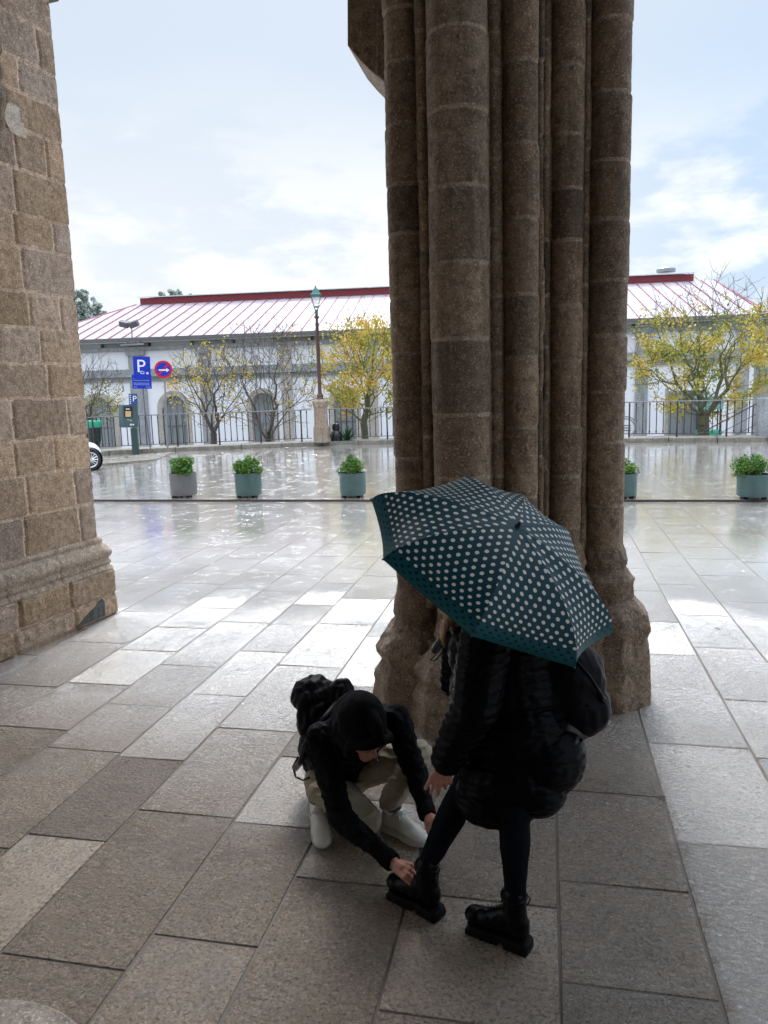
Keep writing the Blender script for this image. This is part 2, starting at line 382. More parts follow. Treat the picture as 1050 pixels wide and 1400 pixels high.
def textmesh(s, size, name, mat, parent, M4, extrude=.002):
    c = bpy.data.curves.new('t', 'FONT'); c.body = s; c.size = size; c.align_x = 'CENTER'; c.align_y = 'CENTER'; c.extrude = extrude
    me = evalmesh_curve(c); me.transform(M4); o0 = ORG[parent]; me.transform(Matrix.Translation(-o0)); me.materials.clear(); me.materials.append(MAT[mat]); me.name = name
    return link(name, me, parent)
def evalmesh_curve(c):
    o = bpy.data.objects.new('tmp', c); COL.objects.link(o); dg = bpy.context.evaluated_depsgraph_get(); dg.update()
    r = bpy.data.meshes.new_from_object(o.evaluated_get(dg)); COL.objects.unlink(o); bpy.data.objects.remove(o); return r

# ------------------------------------------------------------------ ground and paving
rg = random.Random(11)
g = MB(); g.add([(-600, -60, -2.62), (600, -60, -2.62), (600, 900, -2.62), (-600, 900, -2.62)], [(0, 1, 2, 3)])
tag(g.build('ground', 'ground'), kind='structure')
STEP_Y = 14.2
def paving(name, x0, x1, y0, y1, z, cols, fixed, yfun=None, shear=0):
    m = MB(); m.box(((x0+x1)/2, (y0+y1)/2, z-.1545), ((x1-x0)/2, (y1-y0)/2, .15), mi=1)
    xs = sorted(cols)
    while xs[0] > x0: xs.insert(0, xs[0]-rg.uniform(.42, .62))
    while xs[-1] < x1: xs.append(xs[-1]+rg.uniform(.42, .62))
    xs[0] = x0; xs[-1] = x1
    for i in range(len(xs)-1):
        a, b = xs[i], xs[i+1]
        fx = None
        for k in fixed:
            if abs(k[0]-a) < .02: fx = k[1]
        if fx: ys = list(fx)
        else: ys = [y0+rg.uniform(.3, 1.)]
        while ys[0] > y0+.3: ys.insert(0, ys[0]-rg.uniform(.6, 1.05))
        ys[0] = y0
        while ys[-1] < y1: ys.append(ys[-1]+rg.uniform(.62, 1.15))
        ys[-1] = y1
        if ys[-1]-ys[-2] < .25: ys.pop(-2)
        for c, d in zip(ys, ys[1:]):
            gp = .0028 if c < 7 else .0018; att = (rg.random(), rg.random()**.8, rg.random())
            zs = [z + rg.uniform(-.0022, .0022) + (rg.random()-.5)*.0015 for _ in range(4)]
            J = lambda: rg.uniform(0, .004)
            P = [(a+gp+J(), c+gp+J()), (b-gp-J(), c+gp+J()), (b-gp-J(), d-gp-J()), (a+gp+J(), d-gp-J())]
            top = [(p[0]+(gp if k in (0, 3) else -gp), p[1]+(gp if k in (0, 1) else -gp), zs[k]) for k, p in enumerate(P)]
            bot = [(p[0], p[1], z-.006) for p in P]
            m.add(top+bot, [(0, 1, 2, 3)] + [(4+k, 4+(k+1) % 4, (k+1) % 4, k) for k in range(4)], 0, att)
    return tag(m.build(name, ['paving', 'joint'], attname='slab'), kind='structure')
paving('porch_floor', -20, 12, -4.0, STEP_Y, 0.0, [-2.485, -2.053, -1.517, -1.073, -.56, .058, .595, 1.16],
       [(-2.485, [3.04, 3.86, 4.82]), (-2.053, [2.29, 3.33, 4.32]), (-1.517, [2.487, 3.30, 4.0]), (.058, [2.51, 3.09, 3.86])])
KZ = .04
kp = [gr(x, y, KZ) for x, y in ((60, 634), (150, 622), (240, 617.5), (330, 614), (440, 609.5), (540, 607), (700, 606), (850, 605.5), (1050, 604.5), (1200, 604))]
paving('plaza', -30, 14, STEP_Y+.01, 30.5, KZ, [-.9, -.35, .2], [])
# little riser line: wet granite edge strip
e = MB()
x = -20.
while x < 12:
    w = rg.uniform(.9, 1.6); e.box((x+w/2, STEP_Y+.002, KZ-.024), (w/2-.002, .006, .0245)); x += w
tag(e.build('plaza_step', 'riser'), kind='structure')
# kerb with pavement top that carries the railing
def offs(pts, d):
    r = []
    for i, p in enumerate(pts):
        t_ = (pts[min(i+1, len(pts)-1)]-pts[max(i-1, 0)]); t_.z = 0; t_.normalize(); r.append(Vector((p.x-t_.y*d, p.y+t_.x*d, p.z)))
    return r
kb = MB(); KH = .16
inner = kp; outer = offs(kp, 1.15)
for i in range(len(kp)-1):
    a, b, c, d = inner[i], inner[i+1], outer[i+1], outer[i]; zt = KZ+KH
    n = max(1, int((b-a).length/1.3))
    for k in range(n):
        f0, f1 = k/n+.003, (k+1)/n-.003
        q = [a.lerp(b, f0), a.lerp(b, f1), d.lerp(c, f1), d.lerp(c, f0)]
        kb.prism([(p.x, p.y, KZ-.05) for p in q], (0, 0, KH+.05+rg.uniform(-.004, .004)))
tag(kb.build('kerb', 'kerb', bevel=.012), kind='structure')
rw = MB()
for i in range(len(outer)-1):
    a, b = outer[i], outer[i+1]; rw.prism([(a.x, a.y+.01, -2.61), (b.x, b.y+.01, -2.61), (b.x, b.y+.35, -2.61), (a.x, a.y+.35, -2.61)], (0, 0, 2.6+KZ+KH-.02))
tag(rw.build('retaining_wall', 'build_granite'), 'low grey granite retaining wall below the iron railings', 'wall')
tp = MB()   # soil terrace under the plaza so that nothing floats
tp.box((-8, 11, -1.42), (21.9, 19.3, 1.15))
tag(tp.build('terrace', 'joint'), kind='structure')
# parking edge near the meter
pe = MB(); pts = [gr(x, y, KZ) for x, y in ((60, 643), (132, 637.5), (170, 634.5), (207, 631))]
for a, b in zip(pts, pts[1:]):
    pe.prism([(a.x, a.y, KZ), (b.x, b.y, KZ), (b.x+.05, b.y+.25, KZ), (a.x+.05, a.y+.25, KZ)], (0, 0, .07))
tag(pe.build('parking_kerb', 'kerb'), kind='structure')
cb = MB(); c0, c1 = pts[0], pts[-1]
for k in range(900):
    f = rg.random(); gq = rg.random()
    bse = c0.lerp(c1, f); tgt = kp[0].lerp(kp[2], f)
    p = bse.lerp(tgt, .08+.86*gq); cb.box((p.x, p.y, KZ+.006), (.075, .065, .012+rg.random()*.006), rg.uniform(-.5, .5), a=(rg.random(),)*3)
tag(cb.build('cobbles', 'kerb'), kind='structure')

# ------------------------------------------------------------------ porch: vault, back wall, spandrels (all above / behind the photo)
po = empty('porch', (-1, 1, 0), 'dim granite porch with arches over the wet stone floor', 'porch')
b = MB(); b.box((-2, 1.2, 8.7), (9, 5.0, .2)); b.build('ceiling', 'porch', po)
b = MB(); b.box((-2, -4.3, 4.1), (9, .3, 4.7)); b.build('back_wall', 'porch', po)
def spandrel(xa, xb, ya, yb, spring, top, depth):
    m = MB(); n = 18; w = (xb-xa)/2
    A = [(xa+2*w*k/n) for k in range(n+1)]
    hz = [spring + (w*1.25)*(max(0, 1-((x-(xa+w))/w)**2))**.5 for x in A]
    for k in range(n):
        f0, f1 = k/n, (k+1)/n; y0_, y1_ = ya+(yb-ya)*f0, ya+(yb-ya)*f1
        m.prism([(A[k], y0_, hz[k]), (A[k+1], y1_, hz[k+1]), (A[k+1], y1_, top), (A[k], y0_, top)], (0, depth, 0))
    return m
spandrel(-4.36, -1.24, 6.85, 5.3, 6.3, 8.45, .9).build('arch', 'porch', po)
spandrel(.62, 4.8, 5.25, 4.6, 5.8, 8.45, .9).build('arch', 'porch', po)
b = MB(); b.box((5.5, 4.4, 4.25), (.7, .7, 4.24)); b.build('pillar', 'porch', po)

# ------------------------------------------------------------------ left wall pier of ashlar
HD = radians(7.5); wd = Vector((-sin(HD), -cos(HD), 0)); wn = Vector((cos(HD), -sin(HD), 0))
c0w = Vector((-3.57, 5.70, 0))*(7/6)      # plinth corner on the floor
lw = empty('stone_wall', c0w, 'tan granite ashlar wall with moulded plinth at the left edge', 'wall')
rw_ = random.Random(5)
ZB = .74; WOFF = .07
cour = []; z = ZB
while z < 8.4:
    h = rw_.choice([.27, .33, .35, .36, .37, .3]); cour.append((z, min(z+h, 8.4))); z += h
def block_field(cour, s0, s1, quoin=.3):
    bl = []
    for i, (za, zb) in enumerate(cour):
        s = s0
        first = rw_.choice([.2, .24, .5, .62]) if i % 2 else rw_.choice([.45, .58, .22])
        while s < s1:
            w = first if s == s0 else rw_.uniform(.28, .8)
            bl.append((s, min(s+w, s1), za, zb, (rw_.random(), rw_.random(), rw_.random()))); s += w
    return bl
def wall_face(org, dirv, nrm, cour, s1, stepm=.014, top=8.4, name='masonry', parent=lw, amp=.015):
    # org at wall corner (z=0), s runs along dirv; height field pushed along nrm
    blocks = block_field(cour, 0., s1); z0 = cour[0][0]
    ns = int(s1/stepm); nz = int((min(top, cour[-1][1])-z0)/stepm)
    V = []; tint = []
    rows = {}
    for bk in blocks: rows.setdefault(bk[2], []).append(bk)
    keys = sorted(rows)
    for j in range(nz+1):
        zz = z0+j*stepm
        key = [k for k in keys if k <= zz+1e-6][-1]
        for i in range(ns+1):
            s = i*stepm
            wob = Vector((s*3, zz*3, 1.7)); ss = s+.012*noise.noise(wob*1.7); z2 = zz+.016*noise.noise(wob*1.1+Vector((5, 5, 5)))
            key2 = [k for k in keys if k <= z2+1e-6]; key2 = key2[-1] if key2 else keys[0]
            bk = None
            for q in rows[key2]:
                if q[0] <= ss < q[1]: bk = q; break
            if bk is None: bk = rows[key2][0] if ss <= 0 else rows[key2][-1]
            a, b_, c, d, t_ = bk
            ds = min(ss-a if a > 0 else .05, b_-ss); dz = min(z2-c, d-z2)
            rr = .02+.03*t_[2]**2
            if ds < rr and dz < rr: e_ = rr - sqrt((rr-ds)**2+(rr-dz)**2)
            else: e_ = min(ds, dz)
            jw = .0135+.004*noise.noise(wob*2.)
            h = 0. if e_ < jw else min(1., (e_-jw)/.010)**.5
            rough = noise.noise(Vector((s*16, zz*16, 3)))*.30 + noise.noise(Vector((s*45, zz*45, 9)))*.16
            dep = -amp*.55 + h*amp*(.75+.4*t_[1]+rough) + (1-h)*.003*rough
            if i == 0: dep -= .012
            V.append(org + dirv*s + nrm*dep + Vector((0, 0, zz)))
            if h < .35: tint.append((1.7, 1.62, 1.6))
            else:
                k = .76+.44*t_[0]; w_ = t_[1]
                tint.append((k*(1.03+.06*w_), k*(.985-.04*w_), k*(1.02-.25*w_)))
    F = []; T = []
    for j in range(nz):
        for i in range(ns):
            a = j*(ns+1)+i; F.append((a, a+1, a+ns+2, a+ns+1)); T.append(tint[a])
    m = MB(); m.v = [tuple(v) for v in V]; m.f = F; m.mi = [0]*len(F); m.att = T
    return m.build(name, 'wall', parent, smooth=True, attname='slab')
oc = c0w + wd*WOFF - wn*WOFF      # corner of the upper wall
wall_face(Vector((oc.x, oc.y, 0)), wd, wn, cour, 3.2)
wall_face(Vector((oc.x, oc.y, 0)), -wn, -wd, cour, 1.4, stepm=.03, name='return_masonry')
wb = MB(); q = [oc + wd*.02 - wn*.02, oc+wd*3.2-wn*.02, oc+wd*3.2-wn*1.35, oc+wd*.02-wn*1.35]
wb.prism([(p.x, p.y, 0) for p in q], (0, 0, 8.4)); wb.build('core', 'porch', lw)
# plinth: moulding swept along both faces
prof = [(0, .78), (.028, .775), (.045, .755), (.045, .735), (.035, .725), (.075, .70), (.125, .655), (.138, .625), (.13, .595), (.105, .575), (.10, .56), (.118, .545), (.122, .52), (.10, .505), (.135, .48), (.15, .46)]
def sweep(prof, corner, d1, n1, L1, d2, n2, L2, name, jo=.62, amp=.006, st=.02):
    m = MB(); P = []
    rr = random.Random(3)
    npf = len(prof)
    # resample profile
    pp = []
    for (a, za), (b_, zb) in zip(prof, prof[1:]):
        a *= .62; b_ *= .62; k = max(1, int(sqrt((a-b_)**2+(za-zb)**2)/.012))
        for i in range(k): pp.append((a+(b_-a)*i/k, za+(zb-za)*i/k))
    pp.append((prof[-1][0]*.62, prof[-1][1]))
    stations = []
    n = int(L1/st)
    for i in range(n, 0, -1): stations.append((corner+d1*(i*st), n1, i*st))
    stations.append((corner, (n1+n2), 0))
    n = int(L2/.05)
    for i in range(1, n+1): stations.append((corner+d2*(i*.05), n2, -i*.05))
    V = []
    for c_, nv, s in stations:
        for o_, zz in pp:
            js = abs(((abs(s)+.33) % jo)-jo/2) ; gap = -.012 if js < .007 and o_ > .03 else 0
            w = amp*noise.noise(Vector((s*7, zz*9, 2)))+amp*.7*noise.noise(Vector((s*25, zz*25, 5)))
            p = c_ + nv*(o_+gap+w); V.append((p.x, p.y, zz+w*.6))
    k = len(pp); F = [(i*k+j, i*k+j+1, (i+1)*k+j+1, (i+1)*k+j) for i in range(len(stations)-1) for j in range(k-1)]
    m.v = V; m.f = F; m.mi = [0]*len(F); m.att = [(.95, .93, .91)]*len(F)
    return m
uc = Vector((oc.x, oc.y, 0))
sweep(prof, uc, wd, wn, 3.2, -wn, -wd, 1.4, 'm').build('plinth_moulding', 'wall', lw, smooth=True, attname='slab')
pc = uc + (wn-wd)*.088
pl = MB(); q = [pc+wd*.01-wn*.02+wd*.01, pc+wd*3.2-wn*.02, pc+wd*3.2-wn*1.5, pc+wd*.02-wn*1.5]; pl.prism([(p.x, p.y, 0) for p in q], (0, 0, .46)); pl.build('plinth_core', 'porch', lw)
wall_face(Vector((pc.x, pc.y, 0)), wd, wn, [(0., .2), (.2, .47)], 3.2, name='plinth_masonry', amp=.03, top=.47)
wall_face(Vector((pc.x, pc.y, 0)), -wn, -wd, [(0., .2), (.2, .47)], 1.4, stepm=.03, name='plinth_masonry', top=.47)
# dark repair patch on the plinth and pale render patch higher up
d = MB(); s_ = lambda s, z_: Vector((pc.x, pc.y, 0)) + wd*s + wn*.012 + Vector((0, 0, z_))
d.prism([s_(.21, .035), s_(.20, .17), s_(.23, .205), s_(.42, .12), s_(.60, .03)], wn*.012); d.build('repair_patch', granite('dark_repair', (.07, .078, .072), (.12, .13, .12), .5, 1.5), lw)
s2 = lambda s, z_: Vector((oc.x, oc.y, 0)) + wd*s + wn*.002 + Vector((0, 0, z_))
# ledge at the very top left (springing moulding)
tl = MB(); q = at(40, 2, 6.6)
zt = at(66, 3, 6.62).z
tl.prism([(p.x, p.y, zt) for p in (uc+(wn-wd)*.06, uc+wd*3.2+wn*.06, uc+wd*3.2-wn*.3, uc-wn*1.3-wd*.075)], (0, 0, .2)); tl.build('impost', 'porch', lw, bevel=.02)
def onwall(px, py, off=.0):
    d = ray(px, py); t_ = ((uc+wn*off)-CP).dot(wn)/d.dot(wn); return CP+d*t_
cn = MB()
for py, r_ in ((60, .05), (95, .055), (130, .085), (160, .08), (190, .05)): p = onwall(-6, py, .02); cn.sphere(p, (r_, r_, .12))
fused('corbel', cn, .014, 'pier_plain', lw, disp=ndisp(.012, 14))
ptc = [onwall(x_, y_, .004) for x_, y_ in ((9, 141), (17, 141), (27, 149), (27, 158), (32, 166), (31, 176), (36, 190), (26, 187), (14, 180), (7, 166), (6, 152))]
m = MB(); m.prism(ptc, wn*.006); m.build('render_patch', granite('pale_render', (.66, .54, .42), (.76, .65, .53), .8, .5, streak=False), lw)

# ------------------------------------------------------------------ clustered pier
pr0 = Vector((-.2, 5.1, 0))
pi_ = empty('clustered_pier', pr0, 'brown weathered granite pier of clustered round shafts on moulded bases', 'pillar')
rp = random.Random(9)
ZT = 5.7
def shaft(xl, xr, yref, Y, z0, name='shaft', jh=.40, j0=0., r=None, n=40):
    a = at(xl, yref, Y); b_ = at(xr, yref, Y); r = r or (b_-a).length/2; c = (a+b_)/2
    m = MB(); zz = z0 + j0
    prof = [(r*1., z0)]
    rings = []; mats = []
    zc = z0; ph = rp.random()*9
    levels = [z0]; 
    cur = z0+j0 if j0 > .05 else z0+jh
    joints = []
    while cur < ZT: joints.append(cur); cur += jh*rp.uniform(.82, 1.15)
    zs = []; z_ = z0
    while z_ < ZT: zs.append(z_); z_ += .02
    for j in joints: zs += [j-.012, j-.007, j+.007, j+.012]
    zs = sorted(set(zs)); drum = {}
    V = []; mi = []
    for z_ in zs:
        k = sum(1 for j in joints if z_ > j)
        if k not in drum: drum[k] = (rp.uniform(-.004, .004), rp.uniform(-.004, .004), rp.uniform(-.005, .005))
        ox, oy, dr = drum[k]; jm = min([abs(z_-j) for j in joints]+[1])
        rr = r+dr*.7-(.0025 if jm < .008 else 0)-.003*max(0, 1-jm/.02)
        for i in range(n):
            t_ = 2*pi*i/n; dx, dy = cos(t_), sin(t_)
            q = rr + (.0028*noise.noise(Vector((dx*r*16+ph, dy*r*16, z_*9))) + .002) + .003*noise.noise(Vector((dx*r*50+ph, dy*r*50, z_*42)))
            V.append((c.x+ox+dx*q, c.y+oy+dy*q, z_))
    F = []; MI = []; AT_ = []; drumt = {}
    for a_ in range(len(zs)-1):
        zm = (zs[a_]+zs[a_+1])/2; jm = min([abs(zm-j) for j in joints]+[1])
        for i in range(n): F.append((a_*n+i, a_*n+(i+1) % n, (a_+1)*n+(i+1) % n, (a_+1)*n+i)); kd = sum(1 for j in joints if zm > j); AT_.append(drumt.setdefault(kd, rp.choice([.62, .78, .9, 1., 1., 1.1]))); MI.append(1 if jm < .0135+.004*noise.noise(Vector((i*.5+ph, zm*3, 0))) else 0)
    m.v = V; m.f = F; m.mi = MI; m.att = [(a_, a_*.98, a_*.95) for a_ in AT_]
    m.build(name, ['pier', 'pier_mortar'], pi_, smooth=True, attname='slab'); return c, r
Y1, Y2, Y3, Y4, Y5 = 4.92, 4.62, 4.82, 5.05, 5.2
c1, r1 = shaft(533, 588, 350, Y1, .75, j0=.3, jh=.34)
c2, r2 = shaft(588, 668, 350, Y2, .55, j0=.2, jh=.40)
c3, r3 = shaft(688, 736, 350, Y3, .70, j0=.33, jh=.38)
c4, r4 = shaft(752, 797, 350, Y4, .95, j0=.25, jh=.36)
c5, r5 = shaft(802, 859, 350, Y5, .98, j0=.34, jh=.38)
for xl, xr, Y in ((573, 590, 4.80), (668, 689, 4.80), (734, 743, 4.90), (741, 751, 4.97), (795, 805, 5.13)):
    shaft(xl, xr, 350, Y, .7, name='fillet', jh=.37, j0=rp.uniform(.1, .3), n=18)
# back shafts for the plaza side
bk = MB()
for dx, dy, r_ in ((-.82, 5.35, .13), (-.62, 5.62, .12), (-.2, 5.78, .16), (.2, 5.68, .13)):
    bk.lathe((dx, dy, 0), [(r_, .8), (r_, ZT)], 24)
bk.build('shaft', 'pier_plain', pi_, smooth='auto')
hull = [(c1.x-.02, c1.y+.03), (c2.x-.06, c2.y+.1), (c2.x+.1, c2.y+.1), (c3.x, c3.y+.04), (c4.x, c4.y+.03), (c5.x+.03, c5.y), (c5.x-.02, 5.6), (.2, 5.68), (-.2, 5.75), (-.62, 5.6), (-.85, 5.35)]
co = MB(); co.prism([(x, y, .2) for x, y in hull], (0, 0, ZT-.2)); co.build('core', 'pier_plain', pi_)
# weathered bases
bs = MB()
pL = [(.10, .98), (.115, .90), (.10, .85), (.125, .72), (.14, .64), (.12, .60), (.16, .56), (.215, .47), (.25, .40), (.245, .36), (.215, .31), (.245, .26), (.27, .20), (.265, .17), (.285, .0)]
pR = [(.10, 1.12), (.135, 1.03), (.155, .95), (.14, .90), (.17, .865), (.20, .83), (.195, .79), (.20, .70), (.235, .66), (.285, .60), (.30, .52), (.30, .48), (.285, .44), (.30, .38), (.32, .0)]
def based(c, prof, r, name='base', k=8, rot=pi/8, zoct=.5, seed=0):
    P = []
    for (a, za), (b_, zb) in zip(prof, prof[1:]):
        n_ = max(1, int(sqrt((a-b_)**2+(za-zb)**2)/.010))
        for i in range(n_): P.append((a+(b_-a)*i/n_, za+(zb-za)*i/n_))
    P.append(prof[-1]); n = 120; V = []
    for a, z_ in P:
        oc_ = max(0., min(1., (zoct+.03-z_)/.05))
        for i in range(n):
            t_ = 2*pi*i/n; q = ((t_-rot) % (2*pi/k))-pi/k; ro = cos(pi/k)/cos(q)*1.06
            rr = (a+r-.10)*(1-oc_+oc_*ro)
            dx, dy = cos(t_), sin(t_); pt = Vector((c.x+dx*rr, c.y+dy*rr, z_))
            rr += .006*noise.noise(pt*6.5+Vector((seed, 0, 0)))+.008*noise.noise(pt*19)+.004*noise.noise(pt*55)
            V.append((c.x+dx*rr, c.y+dy*rr, z_+.010*noise.noise(pt*9)*(z_ > .02)))
    F = [(i*n+j, (i+1)*n+j, (i+1)*n+(j+1) % n, i*n+(j+1) % n) for i in range(len(P)-1) for j in range(n)]+[tuple(range(n))]
    m = MB(); m.v = V; m.f = F; m.mi = [0]*len(F); m.att = [(1, 1, 1)]*len(F); m.build(name, 'pier_plain', pi_, smooth=True)
based(c1, pL, r1, k=8, rot=.2, zoct=.5, seed=1); based(c2, [(a, z_*.9) for a, z_ in pL], r2-.02, k=8, rot=.1, zoct=.45, seed=2)
based(c3, pL, r3+.02, k=8, rot=.3, zoct=.5, seed=3); based(c4, pR, r4-.01, k=8, rot=.1, zoct=.80, seed=4); based(c5, pR, r5-.02, k=8, rot=.35, zoct=.80, seed=5)
bs.prism([(x, y, 0) for x, y in [(c1.x-.12, c1.y-.02), (c2.x-.1, c2.y-.05), (c2.x+.15, c2.y-.03), (c4.x, c4.y-.1), (c5.x+.15, c5.y-.05), (.62, 5.75), (.2, 5.98), (-.7, 5.9), (-1.1, 5.45)]], (0, 0, .5))
fused('plinth', bs, .016, 'pier_plain', pi_, smooth=2, disp=ndisp(.010, 6.5, .007, 21))
# springing block at the upper left
sb = MB(); Yb = 5.15
A_ = [at(473, -330, Yb), at(475, 62, Yb), at(492, 82, Yb), at(531, 120, Yb), at(560, 120, Yb), at(560, -330, Yb)]
sb.prism(A_, (0, .55, 0)); sb.build('springer', 'pier_plain', pi_, bevel=.008, disp=None)
sb = MB(); A_ = [at(514, -330, Yb-.07), at(514, 101, Yb-.07), at(531, 118, Yb-.07), at(545, 118, Yb-.07), at(545, -330, Yb-.07)]
sb.prism(A_, (0, .2, 0)); sb.build('springer', 'pier_plain', pi_, bevel=.012)
cp = MB(); cp.box((-.25, 5.45, 7.1), (.95, .75, 1.38)); cp.build('impost', 'porch', pi_, bevel=.05)

# round stone base at the lower left corner of the floor
q = gr(-120, 1560); rs = MB(); rr_ = (gr(60, 1378)-q).length
rs.lathe((q.x, q.y, 0), [(rr_, .0), (rr_, .012), (rr_-.01, .02)], 64)
tag(rs.build('round_stone_base', granite('pale_slab', (.30, .25, .205), (.44, .385, .33), .4, .8), org=(q.x, q.y, 0)), 'pale round stone slab edge in the lower left corner of the floor', 'stone')

# ------------------------------------------------------------------ market building
P1 = CP + ray(400, 537)*44.0; P2 = CP + ray(855, 524)*42.0
ub = (P2-P1); ub.z = 0; ub.normalize(); vb = Vector((-ub.y, ub.x, 0)); BO = Vector((P1.x, P1.y, 0))
def fu(px, py=520):                 # facade coordinate seen in column px
    d = ray(px, py); t_ = (BO-CP).dot(vb)/d.dot(vb); return (CP+d*t_-BO).dot(ub)
def bw(u, v, z): p = BO+ub*u+vb*v; return Vector((p.x, p.y, z))
def bbox(m, u0_, u1_, v0_, v1_, z0_, z1_, mi=0): return m.prism([bw(u0_, v0_, z0_), bw(u1_, v0_, z0_), bw(u1_, v1_, z0_), bw(u0_, v1_, z0_)], (0, 0, z1_-z0_), mi)
uL, uR = fu(40), fu(1030); GZ = -2.6; EA = 5.44; DP = 20.
mb_ = empty('market_hall', bw(0, 0, GZ), 'long white market hall with granite pilasters and a pale hipped roof with red seams', 'building')
w = MB(); doors = [(fu(112), fu(152)), (fu(219), fu(252)), (fu(342), fu(372)), (fu(455), fu(485))]
segs = []; last = uL
AT = 2.15
for a, b_ in doors:
    bbox(w, last, a, 0, .4, GZ, 4.75); last = b_
    # wall above the arch
    n = 12; rr = (b_-a)/2; cx = (a+b_)/2
    for k in range(n):
        ua, ubb = a+(b_-a)*k/n, a+(b_-a)*(k+1)/n
        za = AT-rr+sqrt(max(0, rr*rr-(ua-cx)**2)); zb = AT-rr+sqrt(max(0, rr*rr-(ubb-cx)**2))
        w.prism([bw(ua, 0, za), bw(ubb, 0, zb), bw(ubb, 0, 4.75), bw(ua, 0, 4.75)], vb*.4)
da, db = fu(921), fu(958)
bbox(w, last, da, 0, .4, GZ, 4.75); bbox(w, da, db, 0, .4, 1.6, 4.75); bbox(w, db, uR, 0, .4, GZ, 4.75)
bbox(w, uL, uL+.4, .41, DP, GZ, 4.75); bbox(w, uR-.4, uR, .41, DP, GZ, 4.75); bbox(w, uL+.41, uR-.41, DP-.4, DP, GZ, 4.75)
w.build('wall', 'white_wall', mb_)
for a, b_ in doors:
    d = MB(); bbox(d, a, b_, .36, .44, GZ, AT, 0)
    for k in range(1, 4): u_ = a+(b_-a)*k/4; bbox(d, u_-.03, u_+.03, .31, .355, GZ, AT-.2, 1)
    bbox(d, a, b_, .30, .345, 0.4, .5, 1); bbox(d, a, b_, .30, .345, -.9, -.8, 1)
    f = d.build('door', ['winglass', 'galv'], mb_)
    m = MB(); cx = (a+b_)/2; rr = (b_-a)/2; n = 14; zs_ = AT-rr
    for k in range(n):
        t0, t1 = pi*k/n, pi*(k+1)/n
        m.prism([bw(cx+(rr)*cos(t0), -.06, zs_+rr*sin(t0)), bw(cx+(rr+.28)*cos(t0), -.06, zs_+(rr+.28)*sin(t0)), bw(cx+(rr+.28)*cos(t1), -.06, zs_+(rr+.28)*sin(t1)), bw(cx+rr*cos(t1), -.06, zs_+rr*sin(t1))], vb*.3)
    bbox(m, a-.28, a, -.06, .24, GZ, zs_); bbox(m, b_, b_+.28, -.06, .24, GZ, zs_); m.build('door_surround', 'archstone', f)
m = MB(); bbox(m, da-.42, da-.25, -.05, .3, GZ, 1.75); m.build('door_surround', 'archstone', mb_)
m = MB(); bbox(m, da-.24, da+.5, -.02, .3, GZ, 1.59); m.build('door', 'doorgrey', mb_)
m = MB(); bbox(m, da+.5, db, .5, .6, GZ, 1.6); m.build('opening_backdrop', 'winglass', mb_)
m = MB(); bbox(m, db, db+.42, -.03, .3, GZ, 1.6); m.build('door', 'doorgrey', mb_)
for px0, px1, mt in ((176, 198, 0), (272, 288, 0), (383, 398, 1), (500, 515, 1), (625, 640, 0), (750, 765, 0), (869, 886, 0), (1007, 1024, 0)):
    m = MB(); a, b_ = fu(px0, 490), fu(px1, 490); bbox(m, a, b_, -.12, .0-.003, GZ, 4.75); bbox(m, a-.08, b_+.08, -.2, -.123, 3.25, 3.75); bbox(m, a-.08, b_+.08, -.2, -.123, 4.5, 4.75)
    m.build('pilaster', 'archstone' if mt else 'build_granite', mb_)
m = MB(); bbox(m, uL-.05, uR+.05, -.26, -.003, 3.28, 3.42); bbox(m, uL-.05, uR+.05, -.16, -.003, 3.42, 3.72); bbox(m, uL-.04, uR+.04, -.09, -.003, 3.0, 3.28); m.build('string_course', 'build_granite', mb_)
m = MB(); bbox(m, uL-.05, uR+.05, -.2, .2, 4.755, 4.98); m.build('cornice', 'build_granite', mb_)
m = MB(); bbox(m, uL+.1, uR-.1, .12, .2, 4.98, 5.30); cl_ = m.build('clerestory', 'winglass', mb_)
m = MB(); rr = random.Random(2); u_ = uL+.2
while u_ < uR-1.2:
    wv = rr.uniform(1.2, 3.0); k = rr.random()
    if k < .6: m_ = MB(); bbox(m_, u_, min(uR-.3, u_+wv), .09, .11, 5.0, 5.26, 0); m_.build('clerestory_panel', 'blind' if k < .35 else 'archstone', mb_)
    u_ += wv; m_ = MB(); bbox(m_, u_, u_+.16, .03, .085, 4.985, 5.3, 0); m_.build('clerestory_mullion', 'dark', mb_); u_ += .16
# roof
OV = .55; e0, e1 = uL-OV, uR+OV; run = 9.0; rise = run*.325
RZ = EA+rise
rl = fu(186, 414); d_ = ray(186, 414); 
def fuv(px, py, v):
    d = ray(px, py); t_ = ((BO+vb*v)-CP).dot(vb)/d.dot(vb); return (CP+d*t_-BO).dot(ub)
r_l, r_r = fuv(186, 414, run-OV), fuv(976, 380, run-OV)
vf = -OV; vr = run-OV; vb2 = DP-run+OV; vbk = DP+OV
rf = MB()
def slab_(m, P, th=.1, mi=0): m.prism(P, (0, 0, -th), mi)
slab_(rf, [bw(e0, vf, EA), bw(e1, vf, EA), bw(r_r, vr, RZ), bw(r_l, vr, RZ)])
slab_(rf, [bw(e0, vbk, EA), bw(e0, vf, EA), bw(r_l, vr, RZ), bw(r_l, vb2, RZ)])
slab_(rf, [bw(e1, vf, EA), bw(e1, vbk, EA), bw(r_r, vb2, RZ), bw(r_r, vr, RZ)])
slab_(rf, [bw(e1, vbk, EA), bw(e0, vbk, EA), bw(r_l, vb2, RZ), bw(r_r, vb2, RZ)])
slab_(rf, [bw(r_l, vr, RZ), bw(r_r, vr, RZ), bw(r_r, vb2, RZ), bw(r_l, vb2, RZ)])
roof = rf.build('roof', 'roof', mb_)
sm = MB(); u_ = e0+.3
